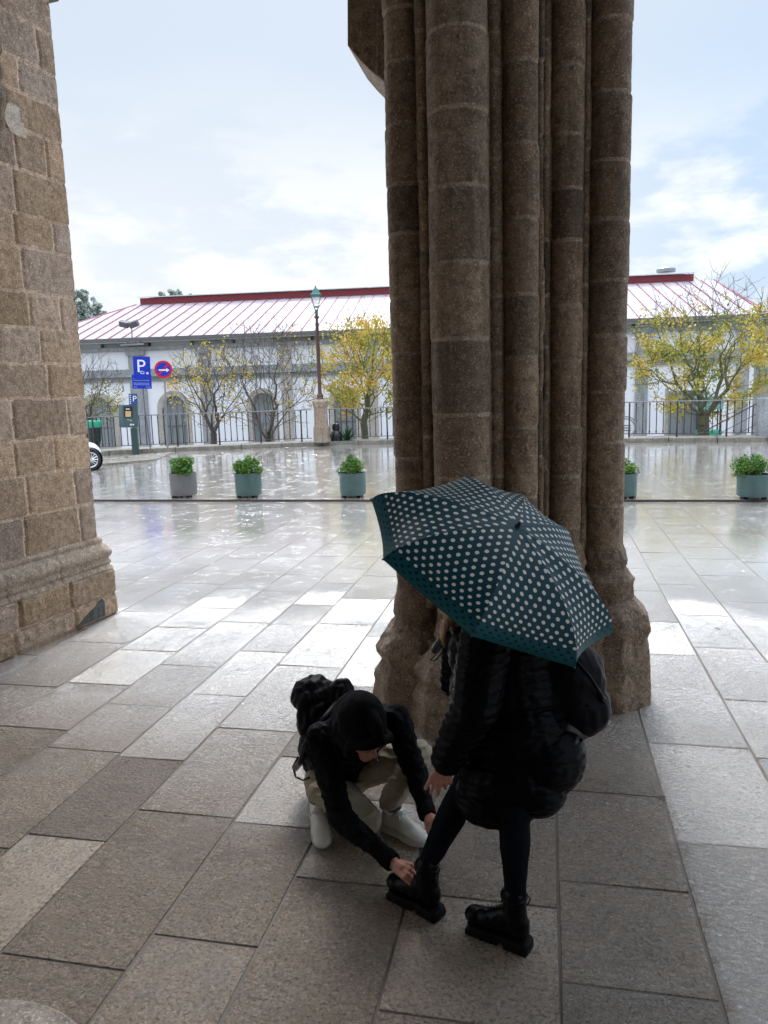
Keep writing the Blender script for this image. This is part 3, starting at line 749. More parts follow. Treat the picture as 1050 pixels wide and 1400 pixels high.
while u_ < e1:
    # seam runs up to ridge or to the hip line
    if u_ < r_l: k = (u_-e0)/(r_l-e0)
    elif u_ > r_r: k = (e1-u_)/(e1-r_r)
    else: k = 1
    if k > .03:
        a = bw(u_, vf, EA+.012); b_ = bw(u_, vf+(vr-vf)*k, EA+.012+(RZ-EA)*k)
        th_ = .04 if u_ < fu(700) else .03
        sm.prism([a-ub*th_/2, a+ub*th_/2, b_+ub*th_/2, b_-ub*th_/2], (0, 0, .05))
    u_ += .80
for a, b_ in ((bw(e0, vf, EA), bw(r_l, vr, RZ)), (bw(e1, vf, EA), bw(r_r, vr, RZ))):
    sm.tube([a, b_], .06, 6)
sm.build('roof_seam', 'seam', roof)
gt = MB(); bbox(gt, e0-.05, e1+.05, vf-.16, vf-.01, EA-.16, EA+.03); gt.build('gutter', 'gutter', roof)
so_ = MB(); bbox(so_, e0, e1, vf+.0, .11, EA-.22, EA-.165); so_.build('soffit', 'blind', roof)
t0_, t1_ = fuv(192, 412, run-OV), fuv(948, 380, run-OV)
rb = MB(); bbox(rb, t0_, t1_, vr-.05, vb2+.05, RZ+.001, RZ+.42); rb.build('red_ridge_band', 'redband', roof)
tg = MB(); mid = (vr+vb2)/2
for k in range(int((t1_-t0_)/2.6)+1):
    a = t0_+k*2.6; b_ = min(t1_, a+2.56)
    if b_ > a: tg.prism([bw(a, vr-.3, RZ+.42), bw(b_, vr-.3, RZ+.42), bw(b_, mid, RZ+.66), bw(a, mid, RZ+.66)], (0, 0, .06)); tg.prism([bw(a, vb2+.3, RZ+.5), bw(b_, vb2+.3, RZ+.5), bw(b_, mid, RZ+.66), bw(a, mid, RZ+.66)], (0, 0, .06))
tg.build('skylight', 'topglass', roof)
vt = MB(); u_ = fuv(913, 378, 9.5); p = bw(u_, mid, RZ+.8); vt.lathe(p, [(.6, 0), (.6, .2), (.4, .3)], 16); vt.build('roof_vent', 'galv', roof)
# round emblem on the wall, right of the pier
em = MB(); cx = fu(855, 590); cz = at(855, 585, bw(cx, 0, 0).y).z
for rr in (.62, .5):
    pts = [bw(cx+rr*cos(t_), -.012, cz+rr*sin(t_)) for t_ in [2*pi*k/32 for k in range(33)]]; em.tube(pts, .02, 4)
for k in (-1, 0, 1): em.tube([bw(cx-.3, -.012, cz+k*.14), bw(cx+.3, -.012, cz+k*.14)], .022, 4)
em.build('round_emblem', 'gutter', mb_)

# floodlight mounted above a pilaster
pf = at(188, 470, bw(fu(188), -.5, 0).y); fl = empty('floodlight', pf, 'grey twin floodlight on a mast fixed above the left pilaster', 'floodlight')
m = MB(); tp_ = at(180, 447, pf.y); m.tube([at(181, 471, pf.y), tp_], .035, 6); m.box(at(181, 471, pf.y), (.75, .08, .05)); m.box(at(181, 468, pf.y)+Vector((-.4, 0, .05)), (.06, .06, .12)); m.box(at(181, 468, pf.y)+Vector((.4, 0, .05)), (.06, .06, .12)); m.build('bracket', 'galv', fl)
for sgn, px in ((-1, 170), (1, 183)):
    m = MB(); m.box(at(px, 443, pf.y), (.27, .14, .17), R=Matrix.Rotation(sgn*-.25, 3, 'Y') @ Matrix.Rotation(.5, 3, 'X')); m.build('lamp_head', 'gutter', fl, bevel=.03)
# house right of the market hall
hs = empty('stone_house', bw(uR+9, 4, GZ), 'grey stone house beyond the right end of the market hall', 'building')
m = MB(); bbox(m, uR+1.5, uR+12, 6, 16, GZ, 5.6); m.build('wall', 'build_granite', hs)
m = MB(); bbox(m, uR+1.2, uR+12.3, 5.7, 16.3, 5.6, 5.8); m.prism([bw(uR+1.2, 5.7, 5.8), bw(uR+12.3, 5.7, 5.8), bw(uR+9, 11, 8.0), bw(uR+4, 11, 8.0)], vb*.3); m.build('roof', 'doorgrey', hs)
for k in range(3):
    m = MB(); bbox(m, uR+2.4+k*3, uR+3.4+k*3, 5.9, 5.98, 1.8, 3.9); m.build('window', 'winglass', hs)
# stall van seen through the open door
sv = empty('market_stall', bw((da+db)/2+.5, -2, GZ), 'teal stall with orange crates in front of the open market door', 'stall')
ct = bw((da+db)/2+.55, -2.2, 0); ry = atan2(ub.y, ub.x)
m = MB(); m.box((ct.x, ct.y, .9), (.55, .5, .25), ry); m.box((ct.x, ct.y, 1.25), (.6, .6, .08), ry); m.build('awning', plain('teal_paint', (.16, .42, .40), .4), sv, bevel=.02)
m = MB(); [m.tube([(ct.x+a, ct.y+b_, GZ), (ct.x+a, ct.y+b_, .8)], .04, 6) for a in (-.5, .5) for b_ in (-.4, .4)]; m.box((ct.x, ct.y, .48), (.5, .45, .05), ry); m.build('frame', 'dark', sv)
m = MB(); m.box((ct.x, ct.y, -.55), (.52, .5, .12), ry); m.build('counter', 'bag', sv)
m = MB(); m.box((ct.x, ct.y, -1.6), (.5, .45, .9), ry); m.build('base_cabinet', plain('orange_wood', (.45, .22, .12), .6), sv)

# ------------------------------------------------------------------ iron railing on the kerb
RB = KZ+KH                          # foot level
rline = offs(kp, .42)
RT = at(950, 548, gr(950, 605, KZ).y+.4).z
def along(p0x, p1x):
    # points of the railing line between two columns of the place
    pts = []; n = 200
    for i in range(len(rline)-1):
        for k in range(n//8): pts.append(rline[i].lerp(rline[i+1], k/(n//8)))
    def px(p): v = p-CP; return 525+FP*v.dot(rt)/v.dot(fw)
    return [p for p in pts if p0x <= px(p) <= p1x]
bme = None
def railing(p0, p1, label):
    global bme
    pts = along(p0, p1)
    o = empty('iron_railing', (pts[0].x, pts[0].y, RB), label, 'railing', 'iron railings along the kerb')
    m = MB(); m.tube([(p.x, p.y, RT) for p in pts], .022, 6); m.build('top_rail', 'railtop', o)
    m = MB(); m.tube([(p.x, p.y, RB+.13) for p in pts], .014, 5); m.build('bottom_rail', 'rail', o)
    Ls = [0]
    for a, b_ in zip(pts, pts[1:]): Ls.append(Ls[-1]+(b_-a).length)
    s = .1; i = 0; k = 0
    if bme is None:
        m = MB(); hgt = RT-RB
        m.tube([(0, 0, .13), (0, 0, hgt)], .017, 6)
        m.lathe((0, 0, 0), [(.012, .15), (.026, .18), (.026, .22), (.012, .27)], 6); m.lathe((0, 0, 0), [(.012, hgt-.16), (.027, hgt-.11), (.02, hgt-.06), (.012, hgt-.03)], 6)
        a = m.build('baluster', 'rail'); m = MB(); m.tube([(0, 0, -.03), (0, 0, hgt)], .03, 6); m.lathe((0, 0, 0), [(.02, 0), (.034, .05), (.034, .28), (.02, .34)], 8); m.lathe((0, 0, 0), [(.012, hgt-.2), (.035, hgt-.12), (.012, hgt-.04)], 6)
        b2 = m.build('post', 'rail'); bme = (a.data, b2.data); bpy.data.objects.remove(a); bpy.data.objects.remove(b2)
    while s < Ls[-1]:
        while Ls[i+1] < s: i += 1
        p = pts[i].lerp(pts[i+1], (s-Ls[i])/(Ls[i+1]-Ls[i])); post = k % 7 == 3
        q = link('post' if post else 'baluster', bme[1] if post else bme[0], o); q.location = (p.x-ORG[o].x, p.y-ORG[o].y, 0)
        s += .225; k += 1
railing(108, 428, 'long iron railing left of the lamp pedestal in front of bare trees')
railing(447, 700, 'iron railing between the lamp pedestal and the clustered pier')
railing(706, 1036, 'iron railing right of the pier in front of the big yellow tree')
a = gr(1046, 604, KZ); gp_ = MB(); gp_.box((a.x+.12, a.y+.45, (RT+KZ)/2+.02), (.27, .2, (RT-KZ)/2+.02), .1)
tag(gp_.build('granite_post', 'build_granite', bevel=.02, org=(a.x+.12, a.y+.45, KZ)), 'square grey granite post at the right end of the railing', 'post')
sy = gr(950, 605, KZ).y+1.1
st = empty('stair_handrail', at(985, 590, sy), 'sloping iron handrail of the steps going down behind the right railing', 'handrail')
for (x0, y0, x1, y1), nm in (((940, 602, 1036, 551), 'rail'), ((970, 600, 1036, 565), 'rail'), ((1000, 598, 1036, 579), 'rail')):
    m = MB(); m.tube([at(x0, y0, sy), at(x1, y1, sy)], .022 if y1 < 560 else .012, 6); m.build(nm, 'rail', st)
for x_, y_ in ((1030, 554), (985, 578)):
    m = MB(); p = at(x_, y_, sy); m.tube([p, (p.x, p.y, RB-1.4)], .02, 6); m.build('post', 'rail', st)

# ------------------------------------------------------------------ street lamp on its stone pedestal
lp = gr(440, 604, RB); lp = at(440, 601, lp.y)
bz = RB
Lb = Vector((lp.x, lp.y, bz)); sc_ = (Lb-CP).dot(fw)/FP        # metres per pixel there
lamp = empty('street_lamp', Lb, 'old iron street lamp with green lantern on a granite pedestal', 'street lamp')
def lz(py): return at(437, py, lp.y).z
m = MB(); m.lathe((Lb.x, Lb.y, 0), [(11.2*sc_, bz-.02), (11*sc_, lz(585)), (9.6*sc_, lz(580)), (9.2*sc_, lz(558)), (10.2*sc_, lz(556)), (10.6*sc_, lz(549)), (8*sc_, lz(546))], 8, rot=pi/8)
m.build('pedestal', 'ped', lamp, bevel=.01)
m = MB(); m.lathe((Lb.x, Lb.y, 0), [(5.5*sc_, lz(547)), (5.5*sc_, lz(545)), (4*sc_, lz(543)), (4.6*sc_, lz(541)), (2.6*sc_, lz(537)), (2.7*sc_, lz(480)), (2.2*sc_, lz(445)), (2.6*sc_, lz(443)), (1.9*sc_, lz(440)), (1.8*sc_, lz(436)), (3.6*sc_, lz(434)), (3.3*sc_, lz(432)), (1.8*sc_, lz(431))], 12)
m.build('post', 'lampiron', lamp, smooth='auto')
m = MB(); m.lathe((Lb.x, Lb.y, 0), [(2.0*sc_, lz(431)), (2.2*sc_, lz(425)), (2.6*sc_, lz(423.5))], 10); m.build('collar', 'lampgreen', lamp, smooth='auto')
lt, lb_ = lz(404), lz(419.5)
for k in range(4):
    t_ = pi/4+k*pi/2+.3; m = MB(); m.tube([(Lb.x+4.2*sc_*cos(t_), Lb.y+4.2*sc_*sin(t_), lb_), (Lb.x+9*sc_*cos(t_), Lb.y+9*sc_*sin(t_), lt)], .014, 5); m.tube([(Lb.x+2*sc_*cos(t_), Lb.y+2*sc_*sin(t_), lz(424)), (Lb.x+4.2*sc_*cos(t_), Lb.y+4.2*sc_*sin(t_), lb_)], .014, 5); m.build('lantern_frame', 'lampgreen', lamp)
m = MB(); m.lathe((Lb.x, Lb.y, 0), [(4.0*sc_, lb_), (8.6*sc_, lt)], 4, rot=pi/4+.3); m.build('lantern_glass', 'glass', lamp)
m = MB(); m.lathe((Lb.x, Lb.y, 0), [(4.9*sc_, lb_-.02), (4.9*sc_, lb_+.02)], 4, rot=pi/4+.3); m.build('lantern_ring', 'lampgreen', lamp)
m = MB(); m.lathe((Lb.x, Lb.y, 0), [(10*sc_, lt-.03), (10*sc_, lt+.03), (7.5*sc_, lz(400.5)), (3*sc_, lz(394)), (1.8*sc_, lz(393.4)), (1.5*sc_, lz(392.4)), (.9*sc_, lz(391.8)), (1.4*sc_, lz(390.8)), (.3*sc_, lz(390))], 4, rot=pi/4+.3); m.build('lantern_roof', 'lampgreen', lamp)

# ------------------------------------------------------------------ planters with shrubs
def leaves(m, pts, size, flat=.4, rg=random, tone=None, up=.3):
    for p in pts:
        d = Vector((rg.gauss(0, 1), rg.gauss(0, 1), rg.gauss(0, 1)+up)).normalized(); x, y, _ = basis(d); s = size*rg.uniform(.6, 1.25); a = rg.uniform(0, 6.28)
        ex = x*cos(a)+y*sin(a); ey = y*cos(a)-x*sin(a); tn = tone(p) if tone else rg.random()
        m.add([p-ex*s*.5, p+ey*s*.3+d*s*.06, p+ex*s*.55, p-ey*s*.3+d*s*.06], [(0, 1, 2, 3)], 0, (min(.999, max(0, tn)), 0, 0))
def planter(px, py, mat, label, slabel, w=36, seed=0):
    b = gr(px, py, KZ); s = (b-CP).dot(fw)/FP; r = w*s/2; h = 30*s
    o = empty('planter', b, label, 'planter', 'round planters in a row across the plaza')
    rr = random.Random(seed)
    m = MB(); m.lathe(b+Vector((0, 0, .045)), [(r*.95, 0), (r*.985, .02), (r, h*.3), (r*1.005, h-.03), (r*1.02, h-.025), (r*1.02, h), (r*.93, h), (r*.93, h-.06), (.02, h-.065)], 40); m.build('pot', mat, o, smooth='auto')
    for k in range(3):
        t_ = -pi/2+(k-1)*.75*1.3; f = MB(); f.box(b+Vector((r*.75*cos(t_), r*.75*sin(t_), .0225)), (.05, .04, .0225), t_); f.build('foot', 'black', o)
    m = MB(); m.lathe(b+Vector((0, 0, .02)), [(r*.6, 0), (r*.6, .03)], 16); m.build('base', 'black', o)
    m = MB(); m.lathe(b+Vector((0, 0, .045)), [(r*.92, h-.05), (r*.9, h-.035), (.05, h-.02)], 20); m.build('soil', 'soil', o)
    return b, r, h+.045, rr
def shrub(b, r, h, rr, label, hw, hh, n=1500, seed=1):
    c = b+Vector((0, 0, h-.04)); o = empty('shrub', c, label, 'shrub', 'leafy shrubs in the round planters')
    pts = []; clumps = []
    while len(clumps) < 22:
        v_ = Vector((rr.uniform(-1, 1), rr.uniform(-1, 1), rr.uniform(0, 1)))
        if v_.length < 1: clumps.append((Vector((v_.x*.9*hw, v_.y*.9*hw, (.12+.72*v_.z)*hh)), rr.uniform(.26, .42)*hw))
    cl = [rr.random() for _ in clumps]; tn = {}
    m = MB(); tw = MB()
    for (cc, cr), tc_ in zip(clumps, cl):
        P = []
        for _ in range(n//22):
            d = Vector((rr.gauss(0, 1), rr.gauss(0, 1), rr.gauss(0, 1))).normalized()*cr*rr.uniform(.55, 1.)
            p = cc+d
            if p.z < .0: p.z = abs(p.z)*.3
            P.append(c+p)
        leaves(m, P, .045, rg=rr, tone=lambda p: .25+.5*tc_*.7+rr.uniform(-.2, .25)+(.3 if rr.random() < .03 else 0), up=.6)
        tw.tube([c+Vector((cc.x*.2, cc.y*.2, -.02)), c+cc*.6, c+cc], [.009, .007, .004], 5)
    m.build('foliage', 'leaf_green', o, attname='leaf'); tw.build('stem', 'bark', o)
for px, py, mt, lb1, lb2, hw, hh, n in (
    (252, 679, 'planter_grey', 'grey concrete round planter, leftmost of the row on the plaza', 'bright green domed shrub in the grey planter', .26, .42, 2000),
    (340.5, 679, 'planter_green', 'green round planter second from the left, beside the grey one', 'rounded shrub with reddish leaf tips in the green planter beside the grey one', .25, .40, 1800),
    (483, 679, 'planter_green', 'green round planter just left of the clustered pier', 'low sparse shrub in the planter just left of the pier', .24, .31, 1100),
    (852, 680, 'planter_green', 'green round planter half hidden behind the right side of the pier', 'low shrub in the planter half hidden behind the pier', .22, .25, 900),
    (1029, 681, 'planter_green', 'green round planter at the right edge, largest looking of the row', 'dense dark green shrub in the planter at the right edge', .27, .36, 2000)):
    w = 36 if px < 900 else 42
    b, r, h, rr = planter(px, py, mt, lb1, lb2, w, seed=int(px)); shrub(b, r, h, rr, lb2, hw*(1.25 if px > 900 else 1.12), hh*1.25, int(n*1.5))

# ------------------------------------------------------------------ trees
def tree(name, label, cat, base, fork, crown_c, crown_r, natt, nleaf, leafmat, leafsize, seed, barkm='bark', leafsel=None, rmax=.11, group=None, shell=.45, step=.28, tone=None, twig=True, stems=1):
    rr = random.Random(seed); base = Vector(base); fork = Vector(fork); cc = Vector(crown_c)
    o = empty(name, base, label, cat, group)
    nodes = []; par = []; pl = []
    n0 = max(2, int((fork-base).length/.35))
    for k in range(n0+1): nodes.append(base.lerp(fork, k/n0)+Vector((rr.gauss(0, .02), rr.gauss(0, .02), 0))*(k > 0)); par.append(k-1); pl.append(0.)
    att = []
    while len(att) < natt:
        d = Vector((rr.gauss(0, 1), rr.gauss(0, 1), rr.gauss(0, 1))).normalized()*(rr.random()**shell)
        p = cc+Vector((d.x*crown_r[0], d.y*crown_r[1], d.z*crown_r[2]))
        if p.z < fork.z-.1 and (Vector((p.x-fork.x, p.y-fork.y, 0)).length < (fork.z-p.z)*1.0): continue
        att.append(p)
    att.sort(key=lambda p: (p-fork).length)
    tips = []
    for p in att:
        best = None; bd = 1e9
        for i in range(n0-1 if n0 > 1 else 0, len(nodes)):
            dd = (nodes[i]-p).length + .55*pl[i]
            if dd < bd: bd = dd; best = i
        cur = best; q = nodes[cur]; dist = (p-q).length; ns = max(1, int(dist/step)); 
        outd = (p-fork).normalized(); off = Vector((rr.gauss(0, 1), rr.gauss(0, 1), rr.gauss(0, .6)))*dist*.05
        for k in range(1, ns+1):
            f = k/ns; r_ = q.lerp(p, f)+off*sin(f*pi)+Vector((rr.gauss(0, 1), rr.gauss(0, 1), rr.gauss(0, 1)))*.014 + Vector((0, 0, -.05*dist*sin(f*pi)))
            pl.append(pl[cur]+(r_-nodes[cur]).length); nodes.append(r_); par.append(cur); cur = len(nodes)-1
        tips.append(cur)
    cnt = [0]*len(nodes)
    for t_ in tips:
        i = t_
        while i >= 0: cnt[i] += 1; i = par[i]
    mx = max(cnt); rad = [max(.0085, rmax*(c/mx)**.62) for c in cnt]
    m = MB()
    for i in range(1, len(nodes)):
        j = par[i]
        if cnt[i] > 0: m.tube([nodes[j], nodes[i]], [rad[j] if cnt[j] < cnt[i]*2.2 or j < n0 else rad[i]*1.1, rad[i]], 6 if rad[i] > .03 else 4, cap=False)
    if twig:
        for i in range(n0+1, len(nodes)):
            if cnt[i] <= 3:
                for _ in range(2):
                    d = (nodes[i]-nodes[par[i]]).normalized()+Vector((rr.gauss(0, .6), rr.gauss(0, .6), rr.gauss(.25, .5))); L_ = rr.uniform(.2, .6)
                    a = nodes[i]; b_ = a+d.normalized()*L_*.5; c_ = b_+(d.normalized()+Vector((rr.gauss(0, .3), rr.gauss(0, .3), .25)))*L_*.4
                    m.tube([a, b_, c_], [.008, .006, .004], 3, cap=False)
    m.build('trunk', barkm, o, smooth=True)
    lv = MB(); cand = [i for i in range(n0+1, len(nodes)) if cnt[i] <= 5 and (leafsel is None or leafsel(nodes[i], rr))]
    if cand and nleaf:
        P = []
        wts = [max(0.02, noise.noise(nodes[i]*1.1+Vector((seed, 0, 0)))+.35) for i in cand]
        for i in rr.choices(cand, wts, k=nleaf):
            P.append(nodes[i]+Vector((rr.gauss(0, .13), rr.gauss(0, .13), rr.gauss(-.05, .13))))
        leaves(lv, P, leafsize, rg=rr, tone=tone or (lambda p: .5+.9*noise.noise(p*.9)+rr.uniform(-.25, .25)), up=0)
        lv.build('crown', leafmat, o, attname='leaf')
    return o
def tpos(px, py, Y, z=None):
    p = at(px, py, Y)
    if z is not None: p.z = z
    return p
LG = -2.6
YT = 31.5
# big yellow tree right
c = at(962, 472, YT); tree('yellow_tree', 'large tree with yellow and green leaves behind the right railing', 'tree', tpos(962, 600, YT, LG), at(963, 568, YT), c, (2.85, 2.4, 2.8), 520, 7500, 'leaf_yellow', .13, 3, 'bark_green', leafsel=lambda p, rr: p.z < c.z+1.6 and rr.random() < (1.0 if p.z < c.z+.4 else .35), rmax=.22)
c = at(500, 500, YT-.5); tree('yellow_tree', 'yellow leaved tree between the street lamp and the pier', 'tree', tpos(498, 600, YT-.5, LG), at(498, 577, YT-.5), c, (2.0, 1.8, 2.45), 380, 6500, 'leaf_yellow', .13, 8, 'bark_green', leafsel=lambda p, rr: p.z < c.z+1.9, rmax=.15, tone=lambda p: .62+.8*noise.noise(p*.9)+random.uniform(-.2, .25))
c = at(362, 512, YT); tree('bare_tree', 'bare spreading tree with low limbs left of the street lamp', 'tree', tpos(366, 612, YT, LG), at(366, 603, YT), c, (2.7, 1.6, 2.5), 560, 330, 'leaf_yellow', .13, 12, 'bark', leafsel=lambda p, rr: p.x > c.x+1.0 or rr.random() < .12, rmax=.13, step=.4)
c = at(288, 525, YT+.6); tree('bare_tree', 'half bare tree with scattered ochre leaves behind the no parking sign', 'tree', tpos(292, 612, YT+.6, LG), at(292, 592, YT+.6), c, (2.0, 1.5, 1.95), 380, 1000, 'leaf_yellow', .13, 21, 'bark', rmax=.14, tone=lambda p: .75+.5*noise.noise(p)+random.uniform(-.2, .2))
c = at(125, 530, YT+1); tree('bare_tree', 'sparse small tree with olive leaves next to the stone wall', 'tree', tpos(118, 610, YT+1, LG), at(118, 580, YT+1), c, (1.6, 1.4, 1.7), 240, 620, 'leaf_yellow', .12, 33, 'bark', rmax=.1, tone=lambda p: .3+.4*noise.noise(p)+random.uniform(-.2, .2), leafsel=lambda p, rr: p.z < c.z+.2)
# far trees beyond the market hall, haze painted into their leaf colour
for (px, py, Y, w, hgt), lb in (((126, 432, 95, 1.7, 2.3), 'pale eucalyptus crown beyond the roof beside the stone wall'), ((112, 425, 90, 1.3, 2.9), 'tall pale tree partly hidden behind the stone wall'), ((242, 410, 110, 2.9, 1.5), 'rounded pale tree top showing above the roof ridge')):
    c = at(px, py, Y); tree('distant_tree', lb, 'tree', (c.x, c.y, LG), c-Vector((0, 0, hgt)), c, (w, w, hgt), 150, 5200, 'leaf_hazed', .38, int(px), 'bark', rmax=.2, group='pale trees beyond the market hall', twig=False, step=1.0)
# spiky plant and shaded shrub behind the railing
pb = at(474, 604, YT-2.2); sp_ = empty('spiky_plant', (pb.x, pb.y, RB-.4), 'dark green spiky plant behind the railing beside the lamp pedestal', 'plant'); m = MB(); rr = random.Random(4)
for k in range(44):
    t_ = rr.uniform(0, 6.28); ln = rr.uniform(.5, 1.0); el = rr.uniform(.35, 1.3); d = Vector((cos(t_)*cos(el), sin(t_)*cos(el), sin(el))); b_ = Vector((pb.x, pb.y, RB-.1)); sd = Vector((-sin(t_), cos(t_), 0))*.035
    p1, p2 = b_+d*ln*.5, b_+d*ln-Vector((0, 0, .12*ln)); m.add([b_-sd*.6, b_+sd*.6, p1+sd, p1-sd, p2], [(0, 1, 2, 3), (3, 2, 4)], 0, (rr.random(), 0, 0))
m.build('leaf_rosette', 'leaf_dark', sp_, attname='leaf'); m = MB(); m.lathe((pb.x, pb.y, RB-.45), [(.16, 0), (.22, .25), (.05, .36)], 12); m.build('stem', 'bark', sp_)
pb = at(460, 604, YT-2.3); m = MB(); m.lathe((pb.x, pb.y, RB-.4), [(.16, 0), (.24, .3), (.24, .55), (.18, .75), (.12, .8), (.16, .88), (.13, 1.05), (.03, 1.1)], 14)
tag(m.build('dark_urn', 'black', org=(pb.x, pb.y, RB-.4), smooth='auto'), 'dark rounded urn behind the railing right next to the lamp pedestal', 'urn')

# ------------------------------------------------------------------ signs, meter, bin
def flat_frame(p, tilt=0.):             # a frame standing upright, facing the viewer's side of the plaza
    f = Vector((CP.x-p.x, CP.y-p.y, 0)).normalized(); x = Vector((-f.y, f.x, 0)); x = Matrix.Rotation(tilt, 3, f) @ x; z_ = f.cross(x)*-1
    z_ = x.cross(f)*-1 if (x.cross(f)).z < 0 else x.cross(f)
    mm = Matrix((x, z_, f)).transposed().to_4x4(); mm.translation = p; return mm      # local x right, y up, z to the viewer
def panel(m, MM, w, h, th, r=.03, mi=0, cx=0, cy=0):
    n = 5; pts = []
    for (sx, sy_, a0) in ((1, 1, 0), (-1, 1, pi/2), (-1, -1, pi), (1, -1, 3*pi/2)):
        for k in range(n+1): t_ = a0+pi/2*k/n; pts.append(Vector((cx+sx*(w/2-r)+r*cos(t_), cy+sy_*(h/2-r)+r*sin(t_), 0)))
    m.prism([MM @ p for p in pts], (MM.to_3x3() @ Vector((0, 0, th))), mi)
# parking sign
b = gr(206, 616, KZ+.1); s = (b-CP).dot(fw)/FP; yb = b.y
pk = empty('parking_sign', b, 'blue parking sign with a white P above a smaller blue plate on a thin pole', 'sign')
top = at(191.5, 487, yb); m = MB(); m.tube([b, at(198, 560, yb), top], .022, 8); m.build('pole', 'polepurple', pk)
cpn = at(194, 503, yb-.03); FM = flat_frame(cpn, -.03)
m = MB(); panel(m, FM, 22*s, 30*s, .02, .04); pn = m.build('sign_panel', 'signblue', pk)
textmesh('P', 24*s, 'letter', 'signwhite', pn, FM @ Matrix.Translation((-.03, 1.5*s, .024)), .002)
m = MB(); M2 = FM @ Matrix.Translation((1*s, -6.2*s, .021))
for (x_, y_, w_, h_) in ((-1.6, 1.8, 3.2, .7), (-2.6, 0, .7, 3.2), (1.3, .5, .7, 2.6), (-.4, -1.4, 4.2, .7)): panel(m, M2, w_*s, h_*s, .006, .005, cx=x_*s, cy=y_*s)
m.build('wheelchair_mark', 'signwhite', pn)
m = MB(); M2 = FM @ Matrix.Translation((6.8*s, -7*s, .021)); m.prism([M2 @ Vector((1.5*s*cos(t_), 1.5*s*sin(t_), 0)) for t_ in [2*pi*k/14 for k in range(14)]], M2.to_3x3() @ Vector((0, 0, .006))); m.build('round_mark', 'signwhite', pn)
c2_ = at(194, 522, yb-.03); FM2 = flat_frame(c2_, -.03)
m = MB(); panel(m, FM2, 25*s, 18.5*s, .02, .02); pn2 = m.build('lower_plate', 'signblue', pk)
textmesh('LABORABLES', 2.5*s, 'small_text', 'signwhite', pn2, FM2 @ Matrix.Translation((0, 7.2*s, .022)), .001)
rr = random.Random(1)
for k, yy in enumerate((4.0, 1.9, -1.8, -3.9, -7.0)):
    m = MB(); x_ = -10.5
    while x_ < 9.5:
        w_ = rr.uniform(.8, 2.8); panel(m, FM2 @ Matrix.Translation((0, 0, .0205)), w_*s, 1.0*s, .003, .002, cx=(x_+w_/2)*s, cy=yy*s); x_ += w_+.5
        if k == 4 and x_ > -7 and x_ < 5: x_ = 5
    m.build('small_text', plain('faded_lettering', (.25, .30, .62), .4) if k else 'signwhite', pn2)
# no parking sign with arrow
b = gr(229.5, 617, KZ+.1); s = (b-CP).dot(fw)/FP
ns = empty('no_parking_sign', b, 'round no parking sign with red rim and white arrow on a grey pole', 'sign')
m = MB(); m.tube([b, at(224, 495, b.y)], .032, 8); m.build('pole', 'galv', ns)
FM = flat_frame(at(223.5, 505, b.y-.05), -.03)
def disc(m, MM, r, z0, th, n=36): m.prism([MM @ Vector((r*cos(2*pi*k/n), r*sin(2*pi*k/n), z0)) for k in range(n)], MM.to_3x3() @ Vector((0, 0, th)))
m = MB(); disc(m, FM, 11.6*s, 0, .02); pn = m.build('sign_disc', 'signred', ns)
m = MB(); disc(m, FM, 8.9*s, .021, .006); m.build('blue_field', 'signblue', pn)
m = MB(); M2 = FM @ Matrix.Translation((0, 0, .028)) @ Matrix.Rotation(radians(48), 4, 'Z'); panel(m, M2, 17.6*s, 2.3*s, .005, .002); m.build('red_bar', 'signred', pn)
m = MB(); M2 = FM @ Matrix.Translation((.5*s, -1.0*s, .034)); P = [(-6.6, .9), (-6.6, -.9), (3.2, -.9), (3.2, -2.7), (7.2, 0), (3.2, 2.7), (3.2, .9)]
m.prism([M2 @ Vector((x*s, y*s, 0)) for x, y in P], M2.to_3x3() @ Vector((0, 0, .005))); m.build('arrow', 'signwhite', pn)
# parking meter
b = gr(186, 621, KZ); s = (b-CP).dot(fw)/FP
pm = empty('parking_meter', b, 'dark green parking ticket machine with a P panel on top', 'parking meter')
FM = flat_frame(at(178, 569, b.y), -.04)
Rm = FM.to_3x3()
m = MB(); m.box(Vector((b.x, b.y, (KZ+at(180, 585, b.y).z)/2)), (4.2*s, .1, (at(180, 585, b.y).z-KZ)/2), R=Matrix.Rotation(.35, 3, 'Z')); m.build('post', 'meterpost', pm, bevel=.01)
Rb = Matrix.Rotation(.42, 3, 'Y') if False else Matrix.Rotation(.45, 3, Vector((0, 0, 1)))
BM_ = Matrix.Translation(FM.translation) @ (Rb.to_4x4() @ Rm.to_4x4())
m = MB(); panel(m, BM_, 23*s, 30.5*s, .001, .03); 
m = MB(); panel(m, BM_ @ Matrix.Translation((0, 0, -.30)), 22*s, 30.5*s, .32, .03); bx = m.build('cabinet', 'meter', pm, bevel=.008)
m = MB(); panel(m, BM_ @ Matrix.Translation((-3*s, 5.5*s, .021)), 12*s, 14*s, .012, .01); sc2 = m.build('screen', 'black', bx)
m = MB(); panel(m, BM_ @ Matrix.Translation((-3.4*s, 3*s, .034)), 8*s, 7.5*s, .004, .005); m.build('notice', 'paper', sc2)
m = MB(); panel(m, BM_ @ Matrix.Translation((-3.6*s, 9.6*s, .034)), 5.4*s, 1.5*s, .004, .003); m.build('label', 'signwhite', sc2)
m = MB(); disc(m, BM_ @ Matrix.Translation((0*s, -11.5*s, .021)), 1.4*s, 0, .012, 12); disc(m, BM_ @ Matrix.Translation((3.4*s, -11.5*s, .021)), 1.3*s, 0, .012, 12); m.build('coin_slot', 'signwhite', bx)
m = MB(); [panel(m, BM_ @ Matrix.Translation((x*s, y*s, .021)), 1.6*s, .8*s, .004, .002) for x, y in ((-3.5, -4.6), (-.8, -5.3), (1, -6))]; m.build('button', 'signwhite', bx)
